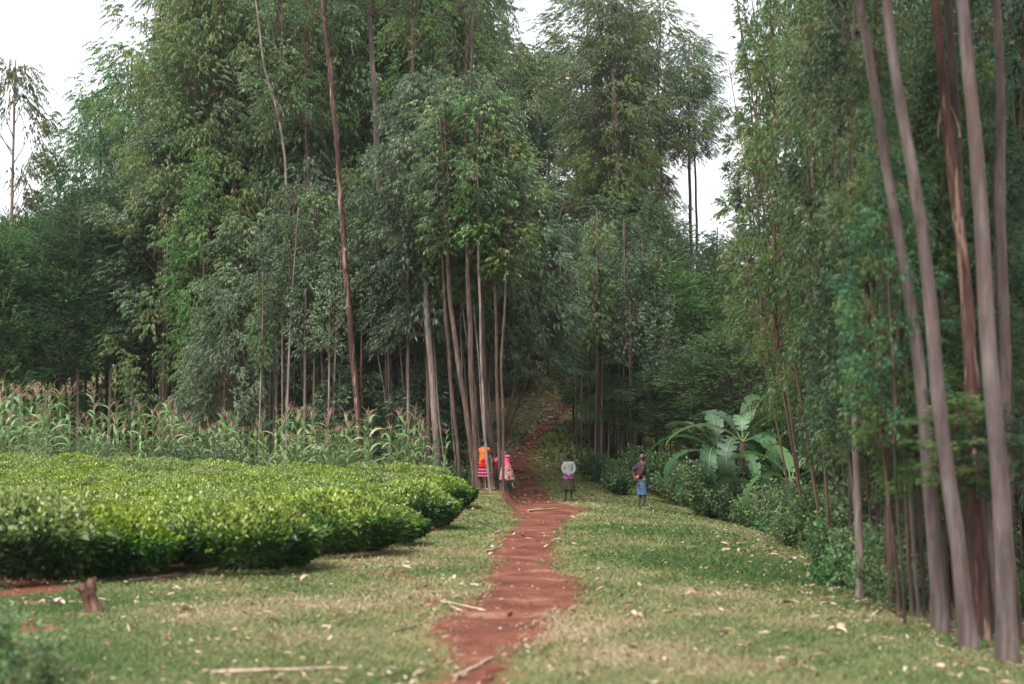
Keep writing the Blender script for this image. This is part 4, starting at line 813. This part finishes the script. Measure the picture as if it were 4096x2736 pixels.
for px, py, l_ in ((125, 1385, 'white curled bark flake left of the stump'), (430, 1405, 'small tangle of dry leaves in the grass'), (690, 1335, 'tan curled leaf below the tea'), (1450, 1418, 'pink curled leaf right of the path'), (1585, 1365, 'reddish curled leaf on the right slope'), (2060, 1420, 'pale curled bark at the foot of the poles'), (1920, 1450, 'pale flat bark piece on the right slope'), (1640, 1458, 'grey flat bark piece in the grass')):
    g = on_ground(px*q, py*q); bf = Buf()
    for i in range(4): blade(bf, (rng.normal(0, .02), rng.normal(0, .02), .02), rng.uniform(0, 6.28), rng.uniform(.1, .17), .045, rng.uniform(.1, .7), 1., 6, float(rng.uniform(.6, 1)), rng.normal(0, .6), None, .9)
    tag(obj('bark_flake', bf.mesh('bark_flake', [M['litter']]), loc=g), l_, 'bark')
g = on_ground(212*q, 1405*q); bf = Buf(); bf.tube([(0, 0, -.05), (.01, 0, .05), (0, .0, .2), (-.01, 0, .34)], [.11, .075, .06, .075], 10, wobble=.1)
[bf.tube([(.05*math.cos(i_*1.1), .05*math.sin(i_*1.1), .25), (.07*math.cos(i_*1.1), .07*math.sin(i_*1.1), .34+.05*rng.random()), (.085*math.cos(i_*1.1), .085*math.sin(i_*1.1), .38+.08*rng.random())], [.03, .02, .004], 5) for i_ in range(6)]
bf.tube([(0, 0, .22), (-.05, 0, .32), (-.10, .0, .38)], [.05, .045, .02], 7, wobble=.1); bf.tube([(0, 0, .24), (.03, 0, .36), (.05, .0, .42)], [.05, .03, .008], 7, wobble=.1)
M['stump'] = bark_mat('stump_wood', [(.3, (.06, .028, .02)), (.5, (.17, .085, .065)), (.7, (.34, .22, .17))], None, 2.5)
tag(obj('stump', bf.mesh('stump', [M['stump']], False), loc=g, rot=(.1, -.22, .4), scale=(1.1, 1.1, .82)), 'broken reddish tree stump before the tea bushes', 'stump')

# ------------------------------------------------------------ people
def skin(nodes, edges, levels=2):
    me = bpy.data.meshes.new('s'); names = list(nodes); ix = {n: i for i, n in enumerate(names)}
    me.from_pydata([nodes[n][0] for n in names], [(ix[a], ix[b]) for a, b in edges], [])
    o = bpy.data.objects.new('s', me); COL.objects.link(o); m1 = o.modifiers.new('k', 'SKIN'); m1.use_smooth_shade = True; m1.branch_smoothing = .3
    for i, n in enumerate(names):
        r = nodes[n][1]; me.skin_vertices[0].data[i].radius = r if isinstance(r, tuple) else (r, r)
    roots = {names[0]}
    me.skin_vertices[0].data[0].use_root = True
    m2 = o.modifiers.new('u', 'SUBSURF'); m2.levels = m2.render_levels = levels
    bpy.context.view_layer.update()
    ev = o.evaluated_get(bpy.context.evaluated_depsgraph_get()); r_ = bpy.data.meshes.new_from_object(ev)
    bpy.data.objects.remove(o); return r_
def merge(name, ms, mats):
    bm = bmesh.new()
    for m in ms:
        if isinstance(m, bpy.types.Mesh): bm.from_mesh(m)
    me = bpy.data.meshes.new(name); bm.to_mesh(me); bm.free()
    me.polygons.foreach_set('use_smooth', [True]*len(me.polygons)); me.materials.clear()
    for m in mats: me.materials.append(m)
    return me
def ball(c, r, seg=12):
    bm = bmesh.new(); bmesh.ops.create_uvsphere(bm, u_segments=seg, v_segments=seg//2+2, radius=1, matrix=Matrix.Translation(c) @ Matrix.Diagonal((*r, 1)))
    m = bpy.data.meshes.new('b'); bm.to_mesh(m); bm.free(); return m
def rings(spec, k=40, fold=0., nf=9, seed=0, cap=False):
    """lofted garment: spec rows (cx, cy, z, rx, ry, fold)"""
    V = []; a = np.arange(k)/k*2*np.pi; g = np.random.default_rng(seed); ph = g.uniform(0, 6.28, 3)
    for cx, cy_, z, rx, ry, fd in spec:
        w_ = 1+fd*(np.sin(nf*a+ph[0])+.6*np.sin((nf+4)*a+ph[1]))
        V.append(np.stack([cx+rx*np.cos(a)*w_, cy_+ry*np.sin(a)*w_, np.full(k, z)+fd*.12*np.sin(5*a+ph[2])], -1))
    n = len(V); b = Buf(); i = (np.arange(n-1)*k)[:, None]; j = np.arange(k)[None]; j2 = (j+1) % k
    b.add(np.array(V), np.stack([i+j, i+j2, i+k+j2, i+k+j], -1).reshape(-1, 4)); return b.mesh('g', [])
SK = plain('dark_skin', (.075, .04, .028), .5, .12, 12); SK.node_tree.nodes['Principled BSDF'].inputs['Subsurface Weight'].default_value = .05
HAIR = plain('black_hair', (.012, .010, .010), .9, .3, 60)
def cloth(name, c, c2=None, sc=9., kind='noise', rough=.9):
    m, t, bs, o = new_mat(name); l = t.links.new
    n = noise(t, sc, 4, mapping(t, (1, 1, 1))); c2 = c2 or tuple(v*.7 for v in c)
    r = ramp(t, [(.35, c2), (.6, c)]); l(n.outputs['Fac'], r.inputs[0]); col = r.outputs[0]
    if kind == 'plaid':
        cn = t.nodes.new('ShaderNodeTexCoord'); sp = t.nodes.new('ShaderNodeSeparateXYZ'); l(cn.outputs['Object'], sp.inputs[0])
        wv = t.nodes.new('ShaderNodeTexWave'); wv.bands_direction = 'Z'; wv.inputs['Scale'].default_value = 2.9; wv.inputs['Distortion'].default_value = .3; l(cn.outputs['Object'], wv.inputs[0])
        wx = t.nodes.new('ShaderNodeTexWave'); wx.bands_direction = 'X'; wx.inputs['Scale'].default_value = 6; l(cn.outputs['Object'], wx.inputs[0])
        rz_ = ramp(t, [(.0, (.10, .015, .06)), (.3, (.42, .02, .04)), (.66, (.34, .02, .05)), (.85, (.40, .20, .26)), (1, (.46, .30, .36))]); l(wv.outputs['Color'], rz_.inputs[0])
        rx_ = ramp(t, [(.45, (1, 1, 1)), (.7, (.45, .25, .35))]); l(wx.outputs['Color'], rx_.inputs[0])
        pl_ = mixc(t, 1., rz_.outputs[0], rx_.outputs[0], 'MULTIPLY'); col = pl_
    if kind == 'print':
        v = t.nodes.new('ShaderNodeTexVoronoi'); v.inputs['Scale'].default_value = 22; l(mapping(t, (1, 1, 1)), v.inputs['Vector'])
        rv = ramp(t, [(.18, c2), (.32, c), (.55, c), (.68, (.10, .03, .04))]); l(v.outputs['Distance'], rv.inputs[0]); col = rv.outputs[0]
    l(col, bs.inputs['Base Color']); bs.inputs['Roughness'].default_value = rough; bs.inputs['Specular IOR Level'].default_value = .15
    bump(t, bs, noise(t, 14, 3, mapping(t, (1, 1, .5))).outputs['Fac'], .5, .03)
    return m
def person(loc, rz, h, label, J, parts, hairy=.006, hood=False):
    """J overrides joint positions for a body 1.7 m tall facing +y"""
    s = h/1.7; t = thing('person', label, 'person', loc, rz, None, s)
    B = dict(pelvis=(0, 0, .93), waist=(0, 0, 1.06), chest=(0, .0, 1.26), upper=(0, -.005, 1.38), neck=(0, 0, 1.47), jaw=(0, .02, 1.54), head=(0, .01, 1.61), crown=(0, 0, 1.66),
             shL=(-.16, 0, 1.38), elL=(-.24, -.02, 1.12), wrL=(-.24, .06, .90), haL=(-.24, .08, .83), shR=(.16, 0, 1.38), elR=(.24, -.02, 1.12), wrR=(.24, .06, .90), haR=(.24, .08, .83),
             hiL=(-.09, 0, .88), knL=(-.10, .02, .48), anL=(-.10, -.01, .09), toL=(-.12, .14, .035), hiR=(.09, 0, .88), knR=(.10, .02, .48), anR=(.10, -.01, .09), toR=(.12, .14, .035))
    B.update(J)
    rad = dict(pelvis=(.15, .11), waist=(.13, .10), chest=(.155, .11), upper=(.12, .09), neck=.052, jaw=.068, head=.092, crown=.07, shL=.062, shR=.062, elL=.041, elR=.041, wrL=.026, wrR=.026, haL=(.040, .02), haR=(.040, .02), hiL=.09, hiR=.09, knL=.055, knR=.055, anL=.034, anR=.034, toL=.03, toR=.03)
    E = [('pelvis', 'waist'), ('waist', 'chest'), ('chest', 'upper'), ('upper', 'neck'), ('neck', 'jaw'), ('jaw', 'head'), ('head', 'crown')]
    for d in 'LR': E += [('upper', 'sh'+d), ('sh'+d, 'el'+d), ('el'+d, 'wr'+d), ('wr'+d, 'ha'+d), ('pelvis', 'hi'+d), ('hi'+d, 'kn'+d), ('kn'+d, 'an'+d), ('an'+d, 'to'+d)]
    ms = [skin({k_: (B[k_], rad[k_]) for k_ in rad}, E)]
    for d, sg in (('L', -1), ('R', 1)):      # fingers: four of unequal length and a thumb leaving the side of the palm
        a = Vector(B['ha'+d]); f = (a-Vector(B['wr'+d])).normalized(); sd_ = f.cross(Vector((0, 0, 1)) if abs(f.z) < .8 else Vector((0, 1, 0))).normalized(); nn = f.cross(sd_)
        for i, ln in enumerate((.066, .075, .070, .055)):
            b0 = a+sd_*(i-1.5)*.019+f*.01; p1 = b0+f*ln*.55+nn*.006; p2 = p1+(f*.8+nn*.6).normalized()*ln*.45; p3 = p2+(f*.4+nn*.9).normalized()*ln*.3
            ms.append(skin({'a': (tuple(b0), .0095), 'b': (tuple(p1), .009), 'c': (tuple(p2), .0085), 'd': (tuple(p3), .007)}, [('a', 'b'), ('b', 'c'), ('c', 'd')], 1))
        b0 = a-f*.03-sd_*.028; p1 = b0+(f*.5-sd_*.8).normalized()*.035; p2 = p1+(f*.9-sd_*.2+nn*.3).normalized()*.03
        ms.append(skin({'a': (tuple(b0), .012), 'b': (tuple(p1), .010), 'c': (tuple(p2), .008)}, [('a', 'b'), ('b', 'c')], 1))
    hd = Vector(B['head']); fw = (Vector(B['jaw'])-Vector(B['neck'])); yaw = J.get('yaw', 0); 
    rot = Matrix.Rotation(yaw, 3, 'Z')
    def hp(x, y, z): return tuple(hd+rot @ Vector((x, y, z)))
    for sg in (-1, 1): ms += [ball(hp(sg*.088, -.005, -.02), (.014, .022, .032)), ball(hp(sg*.032, .085, -.002), (.013, .01, .009))]
    ms += [ball(hp(0, .10, -.028), (.015, .024, .026)), ball(hp(0, .088, -.066), (.026, .014, .010)), ball(hp(0, .075, -.095), (.028, .02, .02)), ball(hp(0, .02, .0), (.078, .092, .105), 20)]
    obj('body', merge('body', ms, [SK]), t)
    if hairy and not hood:
        hm = ball(tuple(hd+rot @ Vector((0, -.012, .022))), (.092+hairy, .104+hairy, .098+hairy), 24)
        bm = bmesh.new(); bm.from_mesh(hm)
        for v in bm.verts:
            L_ = rot.transposed() @ (v.co-hd)
            if L_.y > .045 and L_.z < .04: v.co = hd+rot @ Vector((L_.x*.8, .03, L_.z))
            elif L_.z < -.07: v.co = hd+rot @ Vector((L_.x*.85, L_.y*.85, -.07))
        bm.to_mesh(hm); bm.free(); obj('hair', merge('hair', [hm], [HAIR]), t)
    for nm, fn in parts: 
        for me in fn(B): obj(nm, me, t)
    return t
def top(B, mat, grow=.018, sleeves=True, hem=.92, wide=1.):
    nd = dict(waist=(B['waist'], (.145*wide+grow*.4, .11+grow)), chest=(B['chest'], (.16*wide+grow*.4, .115+grow)), upper=(B['upper'], (.13, .10)), col=(tuple(Vector(B['upper'])*.45+Vector(B['neck'])*.55), .062),
              hem=((B['pelvis'][0], B['pelvis'][1], hem), (.16*wide+grow*.5, .12+grow)))
    E = [('waist', 'chest'), ('chest', 'upper'), ('upper', 'col'), ('waist', 'hem')]
    for d in 'LR':
        nd['sh'+d] = (B['sh'+d], .066+grow*.5); E.append(('upper', 'sh'+d))
        e, s_, w_ = (Vector(B[k_+d]) for k_ in ('el', 'sh', 'wr'))
        if sleeves:
            nd['el'+d] = (B['el'+d], .05+grow*.5); nd['wr'+d] = (tuple(e.lerp(w_, .88)), .036+grow*.4); E += [('sh'+d, 'el'+d), ('el'+d, 'wr'+d)]
        else:
            nd['el'+d] = (tuple(s_.lerp(e, .55)), .056+grow*.5); E += [('sh'+d, 'el'+d)]
    return merge('top', [skin(nd, E)], [mat])
def skirt(B, mat, z0, z1, r0, r1, fold=.04, dx=0., seed=0, ry=.8, nf=9):
    px_, py_, _ = B['pelvis']; n = 9
    sp = [(px_+dx*u, py_, z0+(z1-z0)*u, r0+(r1-r0)*u**.8, (r0+(r1-r0)*u**.8)*ry, fold*u) for u in np.linspace(0, 1, n)]
    sp += [(px_+dx*u, py_, z1+.004+(z0-z1)*(1-u), (r0+(r1-r0)*u**.8)*.955, (r0+(r1-r0)*u**.8)*ry*.955, fold*u) for u in np.linspace(1, .3, 5)]
    return merge('skirt', [rings(sp, 48, seed=seed, nf=nf)], [mat])
def shoe(B, d, mat):
    a, t_ = Vector(B['an'+d]), Vector(B['to'+d]); 
    return merge('shoe', [skin({'h': ((a.x, a.y-.03, .04), .038), 'm': (tuple((a*.5+t_*.5)*Vector((1, 1, 0))+Vector((0, 0, .042))), (.045, .036)), 't': ((t_.x, t_.y+.01, .034), (.042, .03))}, [('h', 'm'), ('m', 't')])], [mat])
def at_feet(px, py): g = on_ground(px, py); return g
GR = cloth('grey_knit', (.36, .37, .34), (.24, .25, .23), 6); PK = cloth('violet_shirt', (.52, .14, .42)); OL = cloth('olive_cloth', (.085, .075, .045), (.05, .043, .028)); BLK = plain('black_shoe', (.02, .02, .022), .5)
ORG = cloth('orange_cloth', (.60, .16, .045), (.46, .11, .03)); RED = cloth('red_cloth', (.42, .02, .02), (.28, .012, .015)); PLD = cloth('plaid_cloth', (.4, .02, .04), kind='plaid'); WHT = plain('worn_white_shoe', (.5, .47, .48), .7)
HOT = cloth('pink_print', (.62, .13, .22), (.45, .07, .14), 30); MAR = cloth('maroon_jersey', (.32, .035, .07), (.2, .02, .045), 30); PRN = cloth('patterned_cotton', (.62, .36, .29), (.30, .06, .07), kind='print')
PLM = cloth('plum_jumper', (.075, .035, .045), (.045, .022, .03)); BLU = cloth('faded_blue_denim', (.085, .16, .27), (.06, .11, .19), 7); CRM = cloth('cream_shirt', (.55, .47, .42)); RST = cloth('rust_cloth', (.42, .10, .045), (.2, .07, .05), 25)
SAN = plain('sandal', (.35, .33, .36), .7)

# woman in grey, hands clasped behind her back, seen from behind
hb = dict(elL=(-.225, -.07, 1.14), elR=(.225, -.07, 1.14), wrL=(-.10, -.185, .955), wrR=(.10, -.185, .955), haL=(-.035, -.20, .925), haR=(.035, -.215, .915), toL=(-.17, .12, .035), hiL=(-.09, 0, .88))
p = on_ground(568.7, 501.3)
person(p, 0, 1.62, 'person in grey knit jumper and olive skirt, hands clasped behind, back turned', hb,
       [('jumper', lambda B: [top(B, GR, .03, True, .96, 1.12)]), ('shirt', lambda B: [skirt(B, PK, 1.0, .80, .18, .205, .01, seed=2)]),
        ('skirt', lambda B: [skirt(B, OL, .88, .38, .18, .225, .06, -.02, 3)]), ('shoe', lambda B: [shoe(B, 'L', BLK), shoe(B, 'R', BLK)])], .012)
# man in blue shorts, turned to the right, hands behind the back
jm = dict(elL=(-.30, -.13, 1.16), elR=(.22, -.12, 1.14), wrL=(-.12, -.17, .95), wrR=(.10, -.17, .95), haL=(-.06, -.20, .93), haR=(.05, -.20, .92), anL=(-.09, -.05, .09), toL=(-.10, .10, .035), knR=(.10, .06, .48), toR=(.12, .17, .035), yaw=-.25)
p = on_ground(641.7, 508.9)
person(p, R(-62), 1.74, 'person in plum jumper and pale blue knee shorts looking to the right', jm,
       [('jumper', lambda B: [top(B, PLM, .02, True, 1.0)]), ('shirt', lambda B: [skirt(B, CRM, 1.04, .88, .16, .172, .015, seed=5)]),
        ('waist_cloth', lambda B: [merge('waist_cloth', [ball((-.02, -.15, .97), (.13, .035, .055), 16)], [RST])]),
        ('shorts', lambda B: [merge('shorts', [rings([(0, 0, .95, .15, .115, 0), (0, 0, .85, .165, .125, .01), (0, .005, .74, .165, .125, .01)], 40), rings([(-.085, 0, .80, .10, .12, 0), (-.085, .005, .62, .092, .105, .02), (-.085, .0, .44, .098, .11, .03)], 32, nf=5), rings([(.085, 0, .80, .10, .12, 0), (.085, .02, .62, .092, .105, .02), (.085, .04, .44, .098, .11, .03)], 32, nf=5, seed=3)], [BLU])]),
        ('sandal', lambda B: [shoe(B, 'R', SAN)])], .0)
# orange top, plaid skirt, holding the pole
p = at(483.6, 489, 46.6); p.z = gz(p.x, p.y)
jo = dict(elR=(.28, .12, 1.18), wrR=(.24, .30, 1.22), haR=(.21, .36, 1.25), elL=(-.24, .06, 1.14), wrL=(-.14, .24, 1.10), haL=(-.10, .30, 1.12), anL=(-.04, 0, .09), anR=(.12, 0, .09), toL=(-.05, .13, .035), toR=(.14, .13, .035))
person(p, R(-8), 1.66, 'person in bright orange top and red plaid skirt among the poles', jo,
       [('top', lambda B: [top(B, ORG, .03, False, .98, 1.1)]), ('waist_wrap', lambda B: [skirt(B, RED, 1.06, .76, .16, .215, .02, seed=6)]),
        ('skirt', lambda B: [skirt(B, PLD, .80, .44, .20, .275, .05, .035, 7)]), ('shoe', lambda B: [shoe(B, 'L', WHT), shoe(B, 'R', WHT)])], .012)
# person in pink hood and patterned skirt, bending forward against the pole
p = at(506.5, 490, 46.6); p.z = gz(p.x, p.y)
jp = dict(chest=(-.05, .10, 1.25), upper=(-.07, .17, 1.36), neck=(-.09, .24, 1.42), jaw=(-.10, .30, 1.46), head=(-.10, .29, 1.53), crown=(-.10, .27, 1.58), waist=(0, .03, 1.06), shL=(-.24, .18, 1.34), shR=(.11, .16, 1.34),
          elL=(-.36, .26, 1.12), wrL=(-.42, .36, 1.30), haL=(-.44, .40, 1.37), elR=(.16, .28, 1.12), wrR=(.06, .42, 1.12), haR=(.02, .46, 1.14), knR=(.16, -.02, .50), anR=(.24, -.26, .20), toR=(.27, -.22, .06), anL=(-.14, .02, .09), toL=(-.16, .15, .035))
def hood(B):
    h_ = Vector(B['head']); n_ = Vector(B['neck'])
    return merge('hood', [skin({'a': (tuple(h_+Vector((0, -.03, .03))), .118), 'b': (tuple(n_.lerp(h_, .2)+Vector((0, -.03, 0))), .10), 'c': (tuple(Vector(B['upper'])), .12)}, [('a', 'b'), ('b', 'c')])], [HOT])
person(p, R(6), 1.5, 'person in bright pink hooded top and patterned skirt leaning on a thin pole', jp,
       [('top', lambda B: [top(B, HOT, .03, True, .95, 1.12)]), ('hood', lambda B: [hood(B)]), ('skirt', lambda B: [skirt(B, PRN, 1.02, .46, .18, .30, .05, .02, 8)])], 0)
# small child in maroon, half hidden behind the pole
p = at(497.8, 489, 47.2); p.z = gz(p.x, p.y)
jc = dict(elR=(.26, .06, 1.14), wrR=(.14, .2, 1.2), haR=(.1, .26, 1.24), elL=(-.26, .02, 1.12), wrL=(-.28, .14, 1.24), haL=(-.27, .18, 1.31))
person(p, R(-15), 1.25, 'child in maroon jersey and dark shorts holding the pole', jc,
       [('jersey', lambda B: [top(B, MAR, .02, True, .86)]), ('shorts', lambda B: [skirt(B, OL, .95, .55, .16, .19, .03, seed=9)])], .006)
# ------------------------------------------------------------ air
def build_haze():
    x0, x1, y0, y1, z0, z1 = -355, 355, -205, 405, -16, 42
    V = [(x, y, z) for z in (z0, z1) for y in (y0, y1) for x in (x0, x1)]
    m, t, bs, o = new_mat('haze'); t.nodes.remove(bs); pv = t.nodes.new('ShaderNodeVolumePrincipled')
    pv.inputs['Color'].default_value = (.96, .98, 1, 1); pv.inputs['Density'].default_value = .0002; pv.inputs['Anisotropy'].default_value = .2
    t.links.new(pv.outputs[0], o.inputs['Volume'])
    me = mesh('haze', V, [np.array([[0, 2, 3, 1], [4, 5, 7, 6], [0, 1, 5, 4], [2, 6, 7, 3], [0, 4, 6, 2], [1, 3, 7, 5]])], [m])
    o = obj('haze', me); o['kind'] = 'stuff'
build_haze()
print('objects', len(bpy.data.objects))
